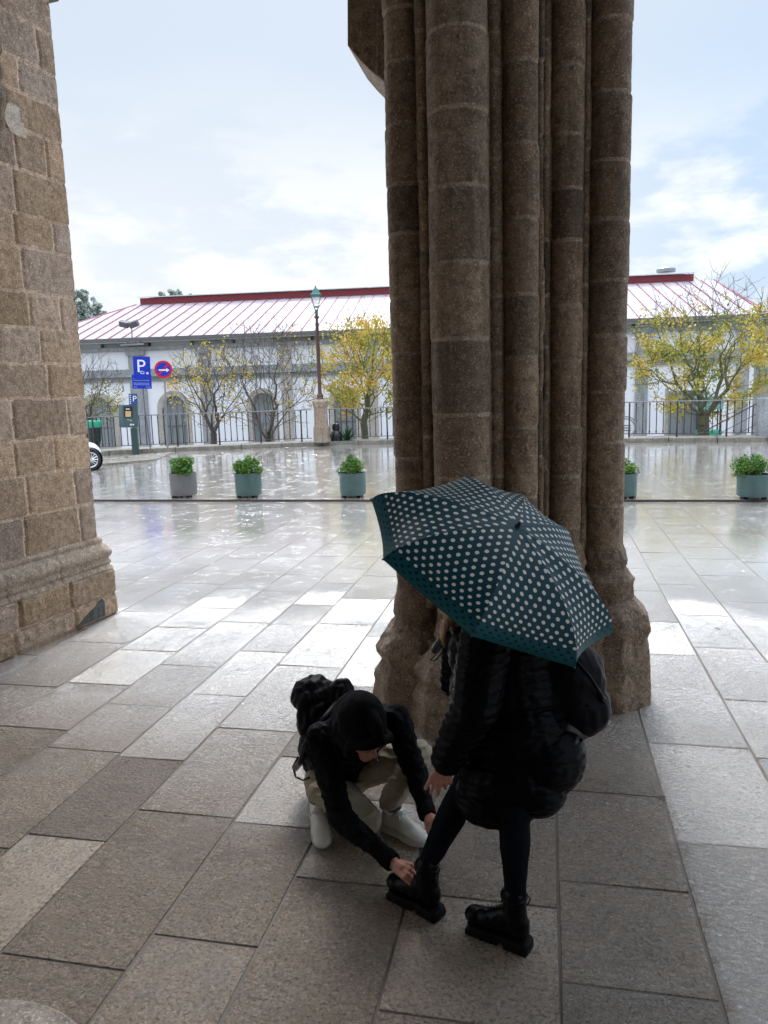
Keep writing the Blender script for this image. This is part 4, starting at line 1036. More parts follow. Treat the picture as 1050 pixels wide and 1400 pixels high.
FP_ = flat_frame(at(182, 546, b.y-.03), -.03)
m = MB(); panel(m, FP_, 11*s, 15*s, .05, .01); pp_ = m.build('top_panel', plain('meter_blue', (.03, .08, .22), .3), pm)
textmesh('P', 11*s, 'letter', 'signwhite', pp_, FP_ @ Matrix.Translation((1.8*s, .5*s, .052)), .002)
m = MB(); [panel(m, FP_ @ Matrix.Translation((-3.6*s, k*2.6*s, .051)), 1.5*s, 1.4*s, .003, .002) for k in (-2, -1, 0, 1, 2)]; m.build('side_text', 'signwhite', pp_)
# litter bin
b = gr(132, 622, KZ); s = (b-CP).dot(fw)/FP
bn = empty('litter_bin', b, 'dark green litter bin with a bright green bag over its rim', 'bin')
m = MB(); m.lathe(b, [(5.5*s, 0), (5.7*s, 14*s), (8*s, 21*s), (8.6*s, 44*s), (8.0*s, 44*s), (7.6*s, 38*s)], 20); m.build('body', 'bin', bn, smooth='auto')
m = MB(); n = 28; rr = random.Random(6)
prof = [(8.3, 37), (9.2, 40), (9.4, 44), (9.2, 46.5), (7.9, 47), (7.4, 44), (6, 40), (.3, 38)]
V = []
for r_, z_ in prof:
    for k in range(n):
        t_ = 2*pi*k/n; w_ = .5*noise.noise(Vector((cos(t_)*2.5, sin(t_)*2.5, r_*.3)))*2; V.append(b+Vector(((r_+w_*.6)*s*cos(t_), (r_+w_*.6)*s*sin(t_), (z_+w_*1.3)*s)))
m.add(V, [(i*n+k, i*n+(k+1) % n, (i+1)*n+(k+1) % n, (i+1)*n+k) for i in range(len(prof)-1) for k in range(n)]); m.build('bag', 'bag', bn, smooth=True)

# ------------------------------------------------------------------ white car, mostly hidden behind the wall
wc = gr(124, 643, KZ); wc.z = KZ
ax = Vector((-.60, -.80, 0)).normalized()       # from the visible end towards the hidden one
ry_ = atan2(ax.y, ax.x)
car = empty('car', wc, 'white small hatchback parked at the far left, mostly behind the stone wall', 'car')
CM = Matrix.Translation(wc) @ Matrix.Rotation(ry_, 4, 'Z')     # local x along the car, +y = left hand of x, the seen flank is at y<=0? (set below)
flank = 1 if (CM.to_3x3() @ Vector((0, 1, 0))).dot(CP-wc) > 0 else -1
def cpt(x, y, z): return CM @ Vector((x, -flank*y, z))      # y grows away from the viewer's flank
secs = [(-.44, .30, .50, .50, .50), (-.40, .24, .66, .60, .40), (-.26, .2, .78, .72, .2), (.1, .2, .90, .78, .06), (.35, .2, 1.0, .80, .0), (.8, .2, 1.40, .82, .0), (1.2, .2, 1.5, .84, .0), (1.9, .2, 1.48, .84, .0), (2.35, .2, 1.2, .82, .02), (2.75, .22, .98, .76, .1), (2.98, .28, .8, .6, .28), (3.04, .36, .62, .45, .42)]
m = MB(); n = 20; V = []
for x, z0_, z1_, hw, ins in secs:
    for k in range(n):
        t_ = 2*pi*k/n; cy_, cz_ = cos(t_), sin(t_)
        e_ = .42; yy = (abs(cy_)**e_)*(1 if cy_ > 0 else -1)*hw; zz = (abs(cz_)**.62)*(1 if cz_ > 0 else -1)
        if zz > 0: yy *= 1-.22*zz*(z1_ > 1.1)
        V.append(cpt(x, .74+yy, (z0_+z1_)/2+zz*(z1_-z0_)/2))
m.add(V, [(i*n+k, i*n+(k+1) % n, (i+1)*n+(k+1) % n, (i+1)*n+k) for i in range(len(secs)-1) for k in range(n)]+[tuple(range(n)), tuple(range((len(secs)-1)*n, len(secs)*n))])
m.build('body', 'carpaint', car, smooth=True)
m = MB()
for x0, x1 in ((.55, 1.2), (1.25, 1.95)): m.prism([cpt(x0, -.055, 1.0), cpt(x1, -.065, 1.0), cpt(x1-.03, .03, 1.32), cpt(x0+.15, .03, 1.32)], CM.to_3x3() @ Vector((0, -flank*.01, 0)))
m.build('side_window', 'winglass', car)
def wheel(x, y):
    c = cpt(x, y, .31); R = Matrix.Rotation(ry_, 3, 'Z')
    dn = (CM.to_3x3() @ Vector((0, -flank, 0))).normalized(); xx = R @ Vector((1, 0, 0)); zz = Vector((0, 0, 1))
    def ring(m, prof, n=32):
        V = [c+dn*a+(xx*cos(2*pi*k/n)+zz*sin(2*pi*k/n))*r_ for r_, a in prof for k in range(n)]
        m.add(V, [(i*n+k, i*n+(k+1) % n, (i+1)*n+(k+1) % n, (i+1)*n+k) for i in range(len(prof)-1) for k in range(n)])
    m = MB(); ring(m, [(.215, .02), (.23, -.012), (.29, -.012), (.31, .01), (.31, .18), (.28, .2), (.1, .2)]); w_ = m.build('wheel', 'tyre', car, smooth='auto')
    m = MB(); ring(m, [(.20, .0), (.22, -.012), (.225, .01), (.2, .03)])
    for k in range(14):
        t_ = 2*pi*k/14; d = xx*cos(t_)+zz*sin(t_); m.tube([c+d*.04+dn*.005, c+d*.21+dn*.0], [.014, .011], 5)
    m.tube([c+dn*-.01, c+dn*.03], .05, 12); m.build('rim', 'alloy', w_)
    m = MB(); ring(m, [(.21, .06), (.0, .06)]); m.build('brake_disc', 'black', w_)
    m = MB(); ring(m, [(.36, -.03+.03), (.345, -.012), (.345, .25), (.0, .25)]); return m
wheel(0, -.075).build('wheel_arch', 'black', car); wheel(2.3, -.075).build('wheel_arch', 'black', car)

# ------------------------------------------------------------------ people
def hand(mb, wrist, d, nrm, thumb, curl=(.5, .5, .5, .5), s=1., spread=.12, tcurl=.4, tdir=None):
    d = Vector(d).normalized(); nrm = Vector(nrm); nrm = (nrm-d*nrm.dot(d)).normalized(); lat = d.cross(nrm).normalized()*thumb   # lat: towards the thumb
    w = Vector(wrist); tips = []
    offs_ = (.031, .011, -.010, -.029); ln = (.070, .078, .073, .057); rk = (.0095, .0098, .0093, .0082)
    for o_, l_, r_, cu, i in zip(offs_, ln, rk, curl, range(4)):
        k = w + d*(.083-.006*abs(i-1))*s + lat*o_*s
        cap(mb, w+d*.012*s+lat*o_*.55*s, .0145*s, k, .0115*s, 8)
        dd = (d+lat*(1.5-i)*spread*.5).normalized(); p = k; ang = 0
        for q, f in enumerate((.45, .31, .24)):
            ang = cu*(.9 if q == 0 else 1.0); ax_ = dd.cross(-nrm).normalized()
            dd = Matrix.Rotation(ang, 3, lat.cross(dd).cross(dd).normalized() if False else ax_) @ dd if q == 0 else Matrix.Rotation(ang, 3, ax0) @ dd
            if q == 0: ax0 = ax_
            e_ = p+dd*l_*f*s; cap(mb, p, r_*(1-.09*q)*s, e_, r_*(.93-.11*q)*s, 8); p = e_
        tips.append(p)
    cap(mb, w-d*.03*s, .024*s, w+d*.04*s, .022*s, 10)
    t0 = w+d*.022*s+lat*.022*s-nrm*.006*s; td = Vector(tdir).normalized() if tdir else (d*.75+lat*.75-nrm*.45).normalized()
    p = t0; ax_ = td.cross(d).normalized()
    for q, (l_, r_) in enumerate(((.042, .0135), (.034, .011), (.027, .0095))):
        e_ = p+td*l_*s; cap(mb, p, r_*s, e_, r_*.88*s, 8); p = e_; td = Matrix.Rotation(tcurl*.6, 3, ax_) @ td
    return tips
def shoe_matrix(heel, toe, length, pitch=0.):
    heel = Vector(heel); toe = Vector(toe); d = toe-heel; d.z = 0; d.normalize(); x = d; z_ = Vector((0, 0, 1)); y = z_.cross(x)
    mm = Matrix((x, y, z_)).transposed().to_4x4(); mm.translation = Vector((toe.x, toe.y, 0))
    return mm @ Matrix.Translation((-.055, 0, 0)) @ Matrix.Rotation(pitch, 4, 'Y') @ Matrix.Translation((.055-length, 0, 0))    # local origin = heel on the ground, x to the toe
FOOT = [(0, 0), (.01, .62), (.06, .86), (.2, .9), (.42, .78), (.62, .98), (.78, 1.06), (.9, .86), (.975, .45), (1., 0), (.975, -.42), (.9, -.74), (.78, -.92), (.62, -.9), (.42, -.72), (.2, -.86), (.06, -.82), (.01, -.58)]
def sole(m, MM, L_, hw, z0, z1, grow=1., flare=0):
    m.prism([MM @ Vector((x*L_*grow-(grow-1)*L_/2, y*hw*grow, z0)) for x, y in FOOT], MM.to_3x3() @ Vector((0, 0, z1-z0)))
def ell(mb, MM, c, r, rot=None):
    R = MM.to_3x3(); R = R @ rot if rot else R; mb.sphere(MM @ Vector(c), r, 16, 10, R)
def sneaker(parent, heel, toe, ankle, pitch=0, L_=.27):
    MM = shoe_matrix(heel, toe, L_, pitch); hw = .05
    m = MB(); sole(m, MM, L_, hw, .002, .016, 1.0); sole(m, MM, L_, hw, .014, .034, 1.02)
    so2 = fused('sole', m, .0045, 'sneaker_sole', parent, 2)
    m = MB(); ell(m, MM, (.235, 0, .042), (.052, .043, .026)); ell(m, MM, (.19, 0, .05), (.06, .045, .034)); ell(m, MM, (.14, 0, .06), (.06, .042, .042)); ell(m, MM, (.075, 0, .06), (.06, .038, .045)); ell(m, MM, (.04, 0, .065), (.038, .035, .055))
    cap(m, MM @ Vector((.05, 0, .06)), .036, MM @ Vector((.058, 0, .10)), .036); cap(m, MM @ Vector((.20, 0, .055)), .032, MM @ Vector((.105, 0, .095)), .03)
    fused('upper', m, .006, 'sneaker', parent, 4)
    m = MB(); c = MM @ Vector((.062, 0, .125)); 
    V = [MM @ Vector((.064+.042*cos(t_), .036*sin(t_), .122+.012*cos(t_))) for t_ in [2*pi*k/16 for k in range(17)]]; m.tube(V, .0095, 6); fused('collar', m, .004, 'navy', parent, 2)
    for k in range(5):
        x = .125+.019*k; zt = .118-.0125*k; la = MB(); la.tube([MM @ Vector((x-.006, -.024, zt-.012)), MM @ Vector((x, 0, zt)), MM @ Vector((x+.006, .024, zt-.012))], .0042, 5); la.tube([MM @ Vector((x+.006, -.024, zt-.013)), MM @ Vector((x, 0, zt+.004)), MM @ Vector((x-.006, .024, zt-.013))], .0042, 5); la.build('lace', 'signwhite', parent)
    la = MB()
    for sg in (-1, 1): la.tube([MM @ Vector((.13, 0, .120)), MM @ Vector((.125, sg*.02, .124)), MM @ Vector((.14, sg*.036, .105)), MM @ Vector((.142, sg*.02, .112)), MM @ Vector((.135, 0, .12))], .0035, 5)
    la.build('lace', 'signwhite', parent); return MM
def boot(parent, heel, toe, ankle, pitch=0, L_=.275):
    MM = shoe_matrix(heel, toe, L_, pitch); hw = .05
    m = MB(); sole(m, MM, L_, hw*.94, .016, .043, 1.02)
    for k in range(13):
        x = (k+.5)/13; 
        if .36 < x < .46: continue
        w_ = .9 if x > .5 else .82
        for sg in (-1, 1): m.box(MM @ Vector((x*L_, sg*hw*.54*w_, .012)), (.0075, hw*.36, .012), R=MM.to_3x3())
    m.prism([MM @ Vector((x*L_, y*hw, .004)) for x, y in [(0, .6), (.06, .9), (.34, .82), (.34, -.8), (.06, -.86), (0, -.6)]], MM.to_3x3() @ Vector((0, 0, .03)))
    fused('sole', m, .0045, 'solerubber', parent, 1)
    m = MB(); ell(m, MM, (.225, 0, .07), (.05, .044, .034)); ell(m, MM, (.17, 0, .078), (.06, .043, .04)); ell(m, MM, (.12, 0, .085), (.06, .04, .045)); ell(m, MM, (.05, 0, .085), (.045, .038, .05)); ell(m, MM, (.045, 0, .1), (.04, .036, .05))
    a = Vector(ankle); lo = MM @ Vector((.062, 0, .12)); d = ((MM @ Vector((.066, 0, .205)))-lo).normalized(); topp = lo+d*.09
    cap(m, MM @ Vector((.06, 0, .1)), .043, topp, .047); cap(m, MM @ Vector((.17, 0, .08)), .035, lo+d*.02, .042)
    fused('upper', m, .006, 'leatherblack', parent, 4, disp=ndisp(.002, 60))
    m = MB(); x_, y_, _ = basis(d); m.tube([topp+(x_*cos(t_)+y_*sin(t_))*.046 for t_ in [2*pi*k/16 for k in range(17)]], .007, 6); m.build('collar', 'leatherblack', parent, smooth=True)
    for k in range(6):
        f = k/5; c_ = (MM @ Vector((.185-.085*f, 0, .112+.035*f))) if k < 4 else lo+d*(.03+.035*(k-3))+(MM.to_3x3() @ Vector((.045, 0, 0)))
        yv = MM.to_3x3() @ Vector((0, .022, -.004)); la = MB(); la.tube([c_-yv, c_+Vector((0, 0, .004)), c_+yv], .0032, 5); la.build('lace', 'black', parent)
    la = MB(); bk_ = topp-(MM.to_3x3() @ Vector((.052, 0, 0))); la.tube([bk_-d*.02, bk_-(MM.to_3x3() @ Vector((.014, 0, 0)))+d*.012, bk_+d*.024], .0035, 5); la.build('pull_tab', 'black', parent)
    return MM, topp
k7 = 7/6
def folds(amp, sc, amp2=.004, sc2=22): return ndisp(amp, sc, amp2, sc2)

tR_ = gr(441, 1160, 0); hR_ = gr(428, 1096, 0); tL_ = gr(583, 1158, 0); hL_ = gr(523, 1130, 0)
# --- crouching man
mroot = gr(500, 1130, 0); man = empty('person', mroot, 'person crouching in a black hooded jacket and khaki trousers, tying a boot lace', 'person')
sR = at(437, 1012, 3.30); sL = at(541, 985, 3.34); eR = at(466, 1118, 3.06); wR = at(538, 1180, 2.88); eL = at(570, 1058, 3.34); wL = at(584, 1113, 3.16)
pel = at(462, 1058, 3.62); chest = at(487, 1000, 3.34); neck = at(492, 985, 3.24); head = at(497, 998, 3.12)
hR = at(445, 1070, 3.58); kR = at(500, 1120, 3.24); aR = shoe_matrix(hR_, tR_, .27, radians(18)) @ Vector((.058, 0, .15)); hL = at(490, 1050, 3.62); kL = at(570, 1032, 3.42); aL = shoe_matrix(hL_, tL_, .27, 0) @ Vector((.058, 0, .155))
m = MB()
torso = [(pel, .13), (pel.lerp(chest, .5)+Vector((0, .03, .04)), .145), (chest, .15)]
chain(m, torso); cap(m, sR.lerp(chest, .2), .09, sR, .078); cap(m, sL.lerp(chest, .2), .09, sL, .078); cap(m, sR, .08, sL, .08)
chain(m, [(sR, .078), (eR, .060), (wR+(eR-wR).normalized()*.02, .041)]); chain(m, [(sL, .078), (eL, .058), (wL, .042)])
cap(m, eR, .058, eR.lerp(wR, .5), .052)
fused('jacket', m, .006, 'jacket', man, 5, disp=lambda p, n: n*(.010*noise.noise(p*10)-.013*abs(noise.noise(Vector((p.x*15+p.z*9, p.y*15, p.z*26))))**.7+.003*noise.noise(p*45)))
m = MB(); chain(m, [(pel+Vector((0, 0, -.03)), .135), (hR, .115), (kR, .078), (kR.lerp(aR, .45), .068), (aR, .056)]); chain(m, [(pel+Vector((.03, 0, -.02)), .13), (hL, .115), (kL, .083), (kL.lerp(aL, .5), .07), (aL, .060)])
fused('trousers', m, .006, 'trouser', man, 5, disp=lambda p, n: n*(.008*noise.noise(p*11)-.013*abs(noise.noise(Vector((p.x*12, p.y*12, p.z*32+3))))**.7))
# body: one mesh from head to feet under the clothes
fd = (at(523, 1041, 2.99)-head).normalized()          # where the face looks: down to the boot
m = MB(); Rh = Matrix((fd.cross(Vector((0, 0, 1))).normalized(), fd, fd.cross(Vector((0, 0, 1))).normalized().cross(fd))).transposed()
def hp(x, y, z): return head+Rh @ Vector((x, y, z))    # x right, y to the face, z crown
m.sphere(head, (.075, .095, .11), 18, 12, Rh); m.sphere(hp(0, .045, -.06), (.052, .05, .055), 14, 10, Rh); m.sphere(hp(0, .06, -.10), (.032, .03, .022), 12, 8, Rh)
cap(m, hp(0, .092, .0), .010, hp(0, .118, -.035), .014, 10); cap(m, hp(-.012, .098, -.042), .010, hp(.012, .098, -.042), .010)
cap(m, hp(-.02, .088, -.07), .0075, hp(.02, .088, -.07), .0075); cap(m, hp(-.018, .086, -.08), .008, hp(.018, .086, -.08), .008)
cap(m, hp(-.045, .078, .022), .012, hp(.045, .078, .022), .012)
for sg in (-1, 1): m.sphere(hp(sg*.078, -.005, -.01), (.01, .022, .032), 10, 8, Rh); m.sphere(hp(sg*.045, .062, -.025), (.026, .03, .026), 10, 8, Rh)
chain(m, [(head+Vector((0, .02, -.03)), .055), (neck+Vector((0, .05, 0)), .055), (chest, .07), (pel, .06)]); chain(m, [(chest, .06), (sR, .05), (eR, .04), (wR, .027)]); chain(m, [(chest, .08), (sL, .05), (eL, .04), (wL, .027)])
chain(m, [(pel, .06), (hR, .06), (kR, .05), (aR, .036)]); chain(m, [(pel, .06), (hL, .06), (kL, .05), (aL, .036)])
hdR = (at(566, 1196, 2.80)-wR).normalized(); tR = hand(m, wR+hdR*.018, hdR, (-.05, -.55, .8), 1, (.85, .80, .75, .75), .98, .05, .9, tdir=(.95, .12, .05))
hdL = (at(597, 1146, 3.02)-wL).normalized(); hand(m, wL+hdL*.02, hdL, (-.35, -.8, .35), -1, (.55, .6, .6, .6), .98, .1, .4)
fused('body', m, .0042, 'skin', man, 2)
# glasses
gl = MB()
for sg in (-1, 1): gl.tube([hp(sg*.033+.022*cos(t_), .108, -.0+.018*sin(t_)) for t_ in [2*pi*k/14 for k in range(15)]], .002, 5); gl.tube([hp(sg*.055, .107, .004), hp(sg*.08, .0, .004)], .002, 5)
gl.tube([hp(-.011, .11, 0), hp(.011, .11, 0)], .002, 5); gl.build('glasses', 'steel', man)
# hood
m = MB(); hc = head+Rh @ Vector((0, -.03, .03))
m.sphere(hc, (.108, .125, .135), 20, 14, Rh); m.sphere(hp(0, -.02, -.05), (.105, .10, .1), 16, 10, Rh)
chain(m, [(hp(0, .02, .125), .03), (hp(0, .09, .11), .028), (hp(0, .145, .075), .022)])
for sg in (-1, 1): chain(m, [(hp(0, .145, .075), .022), (hp(sg*.055, .12, .05), .024), (hp(sg*.085, .06, 0), .024), (hp(sg*.08, .045, -.06), .026), (hp(sg*.06, .02, -.11), .03)])
cap(m, hp(0, -.06, -.05), .11, neck.lerp(chest, .5)+Vector((0, 0, .05)), .12)
fused('hood', m, .008, 'hood', man, 5, disp=folds(.005, 13, .002, 40))
m = MB(); z0 = at(510, 1026, 3.05); m.tube([z0, at(513, 1031, 3.06), at(517, 1040, 3.1)], [.004, .003, .003], 6); m.box(z0, (.006, .004, .009)); m.build('zip', 'steel', man)
m = MB(); cpos = wR+(eR-wR).normalized()*.015
for c_, e__ in ((cpos, eR), (wL, eL)):
    d = (e__-c_).normalized(); x_, y_, _ = basis(d); mm_ = MB(); mm_.tube([c_-d*.012, c_+d*.03], [.040, .043], 16); mm_.build('cuff', 'hood', man, smooth='auto')
# socks and sneakers
for c_, e__ in ((aL, kL),):
    d = (e__-c_).normalized(); mm_ = MB(); mm_.tube([c_-d*.05, c_+d*.03], [.036, .038], 14); mm_.build('sock', 'signwhite', man, smooth='auto')
sneaker(man, hR_, tR_, aR, pitch=radians(18))
sneaker(man, hL_, tL_, aL)
# man's backpack
bc = at(432, 962, 3.62); bp = empty('backpack', bc+Vector((0, 0, -.2)), 'crumpled black backpack on the crouching person with a dangling strap', 'backpack')
m = MB(); bd_ = (pel-chest).normalized(); m.sphere(at(430, 952, 3.66), (.115, .13, .11), 16, 10); m.sphere(at(440, 985, 3.62), (.13, .14, .15), 16, 10); m.sphere(at(466, 948, 3.58), (.075, .08, .075), 12, 8); m.sphere(at(438, 1025, 3.66), (.115, .13, .14), 14, 8)
fused('sack', m, .008, 'nylon', bp, 4, disp=lambda p, n: n*(.022*noise.noise(p*11)+.014*noise.noise(Vector((p.x*30, p.y*30, p.z*14)))))
m = MB(); m.tube([at(462, 960, 3.50), at(441, 985, 3.36), at(425, 1010, 3.30), at(412, 1040, 3.35), at(404, 1050, 3.5)], [.016]*5, 6); m.build('shoulder_strap', 'nylon', bp, smooth=True)
m = MB(); m.tube([at(408, 1035, 3.5), at(401, 1048, 3.5), at(404, 1062, 3.5), at(414, 1067, 3.5), at(423, 1063, 3.45)], [.007, .008, .005, .005, .006], 6); m.build('loose_strap', 'black', bp, smooth=True)

# --- standing woman with umbrella
wroot = gr(660, 1270, 0); wom = empty('person', wroot, 'person standing in a long black puffer coat and black boots under the polka dot umbrella', 'person')
a1 = shoe_matrix(gr(612, 1262, 0), gr(535, 1222, 0), .26) @ Vector((.07, 0, .205)); k1 = at(630, 1090, 2.88); h1 = at(682, 1010, 2.98); a2 = shoe_matrix(gr(728, 1303, 0), gr(641, 1268, 0), .26) @ Vector((.060, 0, .205)); k2 = at(703, 1125, 2.72); h2 = at(715, 1005, 2.86)
pelv = at(705, 990, 2.94); ch = at(690, 905, 2.90); shn = at(664, 872, 2.76); shf = at(640, 862, 3.05); nk = at(655, 850, 2.92); hd_ = at(632, 822, 2.92)
eln = at(650, 965, 2.70); wrn = at(608, 1044, 2.74)
m = MB(); chain(m, [(pelv, .12), (h1, .10), (k1, .062), (k1.lerp(a1, .35), .060), (a1, .038)]); chain(m, [(pelv, .12), (h2, .10), (k2, .062), (k2.lerp(a2, .35), .058), (a2, .038)])
fused('trousers', m, .0085, 'jeans', wom, 5, disp=folds(.003, 14, .002, 40))
def quilt(p, n):
    w_ = p.z*1.0+.02*noise.noise(p*4)
    return n*(.009*abs(sin(pi*w_/.040))**.45+.004*noise.noise(Vector((p.x*34, p.y*34, p.z*90)))+.006*noise.noise(p*7))
m = MB()
def E3(px, py, Y, r, rz=0): m.sphere(at(px, py, Y), r, 20, 12, Matrix.Rotation(rz, 3, 'Z'))
E3(692, 890, 2.95, (.19, .18, .17)); E3(695, 940, 2.94, (.205, .18, .2)); E3(704, 1000, 2.90, (.215, .19, .19)); E3(702, 1052, 2.86, (.215, .185, .15)); E3(733, 1030, 2.88, (.19, .18, .16)); E3(680, 1088, 2.83, (.165, .16, .10)); E3(733, 1070, 2.84, (.115, .15, .12))
E3(644, 890, 2.98, (.085, .12, .12)); E3(640, 950, 2.98, (.07, .12, .16)); cap(m, at(668, 868, 2.92), .13, at(650, 850, 2.92), .10)
coat = fused('coat', m, .006, 'puffer', wom, 5, disp=quilt, cut=[(at(690, 1122, 2.83), Vector((.05, 0, -1)).normalized())])
m = MB(); chain(m, [(shn, .095), (eln, .086), (wrn+(eln-wrn)*.1, .060)])
fused('sleeve', m, .0055, 'puffer', wom, 5, disp=quilt)
m = MB(); chain(m, [(shf, .08), (at(625, 930, 3.08), .07), (at(622, 880, 3.02), .05)]); fused('sleeve', m, .008, 'puffer', wom, 4, disp=quilt)
m = MB(); d = (eln-wrn).normalized(); m.tube([wrn-d*.012, wrn+d*.012, wrn+d*.05], [.044, .047, .045], 18); fused('knit_cuff', m, .005, 'knit', wom, 2, disp=ndisp(.0015, 90))
# body
m = MB(); fdw = Vector((-.75, -.1, -.62)).normalized(); Rw = Matrix((fdw.cross(Vector((0, 0, 1))).normalized(), fdw, fdw.cross(Vector((0, 0, 1))).normalized().cross(fdw))).transposed()
def wp(x, y, z): return hd_+Rw @ Vector((x, y, z))
m.sphere(hd_, (.07, .09, .105), 18, 12, Rw); m.sphere(wp(0, .042, -.055), (.048, .047, .052), 14, 10, Rw); cap(m, wp(0, .088, 0), .009, wp(0, .11, -.032), .012, 10); cap(m, wp(-.018, .085, -.065), .007, wp(.018, .085, -.065), .007)
for sg in (-1, 1): m.sphere(wp(sg*.073, -.005, -.01), (.009, .02, .03), 10, 8, Rw)
chain(m, [(hd_, .05), (nk, .05), (ch, .10), (pelv, .10)]); chain(m, [(ch, .07), (shn, .05), (eln, .04), (wrn, .025)]); chain(m, [(ch, .07), (shf, .05), (at(625, 930, 3.08), .04), (at(618, 878, 3.02), .025)])
chain(m, [(pelv, .1), (h1, .08), (k1, .05), (a1, .035)]); chain(m, [(pelv, .1), (h2, .08), (k2, .05), (a2, .035)])
wd_ = (at(604, 1088, 2.74)-wrn).normalized(); hand(m, wrn+wd_*.004, wd_, (.15, -1, .1), 1, (.16, .22, .5, .8), .95, .28, .15, tdir=(-.55, -.12, -.75))
umH = at(604, 868, 2.98)
hand(m, at(628, 872, 3.04), (-.75, -.1, .55), (-.2, -.9, .3), 1, (1.1, 1.1, 1.1, 1.1), .9, .02, .7)
fused('body', m, .0045, 'skin', wom, 2)
m = MB(); m.sphere(wp(0, -.02, .02), (.082, .095, .108), 18, 12, Rw); chain(m, [(wp(.0, -.02, -.03), .085), (at(640, 850, 2.90), .07)])
chain(m, [(at(625, 838, 2.84), .03), (at(612, 852, 2.80), .018), (at(607, 868, 2.80), .012), (at(608, 884, 2.80), .005)]); chain(m, [(at(628, 838, 2.86), .025), (at(609, 858, 2.83), .012), (at(603, 874, 2.82), .006)])
fused('hair', m, .005, 'hair', wom, 2, disp=lambda p, n: n*(.006*noise.noise(Vector((p.x*90, p.y*90, p.z*12)))+.004*noise.noise(p*30)))
boot(wom, gr(612, 1262, 0), gr(535, 1222, 0), k1, 0, .26); boot(wom, gr(728, 1303, 0), gr(641, 1268, 0), k2, 0, .26)
# loose laces pulled by the man's fingers
la = MB(); q = at(592, 1186, 2.84); la.tube([q, at(583, 1186, 2.80), at(574, 1189, 2.80)], .0022, 5); la.tube([at(590, 1192, 2.83), at(581, 1192, 2.80), at(571, 1192, 2.80)], .0022, 5); la.tube([at(573, 1190, 2.82), at(579, 1178, 2.85), at(586, 1170, 2.85), at(580, 1184, 2.84)], .0022, 5)
la.build('loose_lace', 'black', wom)
# woman's backpack
wb_ = at(790, 950, 3.0); wbp = empty('backpack', wb_+Vector((0, 0, -.25)), 'black nylon backpack with brown leather bottom on the person with the umbrella', 'backpack')
m = MB(); m.sphere(at(775, 930, 2.98), (.15, .15, .17), 18, 12); m.sphere(at(790, 965, 2.98), (.135, .14, .12), 18, 12); m.sphere(at(752, 945, 2.98), (.13, .15, .17), 16, 10); m.sphere(at(762, 880, 3.0), (.12, .12, .1), 16, 10)
fused('sack', m, .008, 'nylon', wbp, 5, disp=folds(.010, 9, .005, 28))
m = MB(); m.sphere(at(768, 985, 2.96), (.125, .13, .072), 18, 12, Matrix.Rotation(.15, 3, 'Y')); fused('leather_bottom', m, .008, 'brownleather', wbp, 4, disp=folds(.006, 10))
m = MB(); m.tube([at(788, 905, 2.84), at(806, 925, 2.83), at(822, 950, 2.86), at(826, 965, 2.92), at(815, 972, 2.90), at(800, 962, 2.85)], .007, 6); m.build('strap', 'nylon', wbp, smooth=True)
m = MB(); m.tube([at(822, 950, 2.88), at(829, 958, 2.93), at(828, 985, 2.93)], .006, 6); m.build('strap', 'black', wbp, smooth=True)
m = MB(); m.box(at(829, 986, 2.92), (.012, .006, .014), .3); m.build('buckle', 'steel', wbp, bevel=.002)

# --- umbrella
uc_ = CP+1.05*(Vector((-.18555, 2.868, 1.4525))-CP) if False else Vector((-.1855, 2.868, 1.4525))
un = Vector((.495, -.329, .804)).normalized()
RIM = [(508, 683), (524, 765), (645, 869), (785, 912), (836, 867), (776, 743), (704, 685), (625, 659)]
rim = []
for i, (x, y) in enumerate(RIM):
    d = ray(x, y); t_ = (uc_-CP).dot(un)/d.dot(un); rim.append(CP+d*t_)
uh = .175; tip = uc_+un*uh
# measured top
um = empty('umbrella', uc_-un*.5, 'teal folding umbrella with white polka dots held low over the person', 'umbrella')
def ribpt(i, t_):
    v = rim[i % 8]-uc_
    return uc_ + v*sin(t_*pi/2)**1.0*(1.0) + un*uh*(cos(t_*pi/2)**1.15)
NT_, NS_ = 22, 14
V = []; F = []; UV = []
for i in range(8):
    k0 = len(V)
    for a in range(NT_+1):
        t_ = a/NT_; A_, B_ = ribpt(i, t_), ribpt(i+1, t_); wdt = (A_-B_).length
        for b_ in range(NS_+1):
            f = b_/NS_; p = A_.lerp(B_, f); bow = 4*f*(1-f)
            p = p - un*.020*bow*t_ + (uc_+un*(p-uc_).dot(un)-p)*(.05*bow*t_**3)
            p += un*.004*noise.noise(Vector((p.x*14, p.y*14, p.z*6)))*bow
            V.append(p); UV.append(((f-.5)*wdt+i*3, t_*.50))
    for a in range(NT_):
        for b_ in range(NS_):
            q = k0+a*(NS_+1)+b_; F.append((q, q+1, q+NS_+2, q+NS_+1))
m = MB(); m.v = [tuple(v) for v in V]; m.f = F; m.mi = [0]*len(F); m.att = [(1, 1, 1)]*len(F)
t = NT('polka_fabric'); uvn = t.n('ShaderNodeUVMap'); uvn.uv_map = 'fabric'; sx = t.n('ShaderNodeSeparateXYZ'); t.l(uvn.outputs[0], sx.inputs[0])
SP = .0345
vv = t.math('DIVIDE', sx.outputs[1], SP*.72); row = t.math('FLOOR', vv); fv = t.math('MULTIPLY', t.math('SUBTRACT', t.math('FRACT', vv), .5), SP*.72)
uu = t.math('DIVIDE', t.math('ADD', sx.outputs[0], t.math('MULTIPLY', t.math('MODULO', row, 2), SP*.5)), SP); fu_ = t.math('MULTIPLY', t.math('SUBTRACT', t.math('FRACT', uu), .5), SP)
ds = t.math('SQRT', t.math('ADD', t.math('MULTIPLY', fu_, fu_), t.math('MULTIPLY', fv, fv)))
dot = t.rng(ds, .0076, .0068, 0, 1)
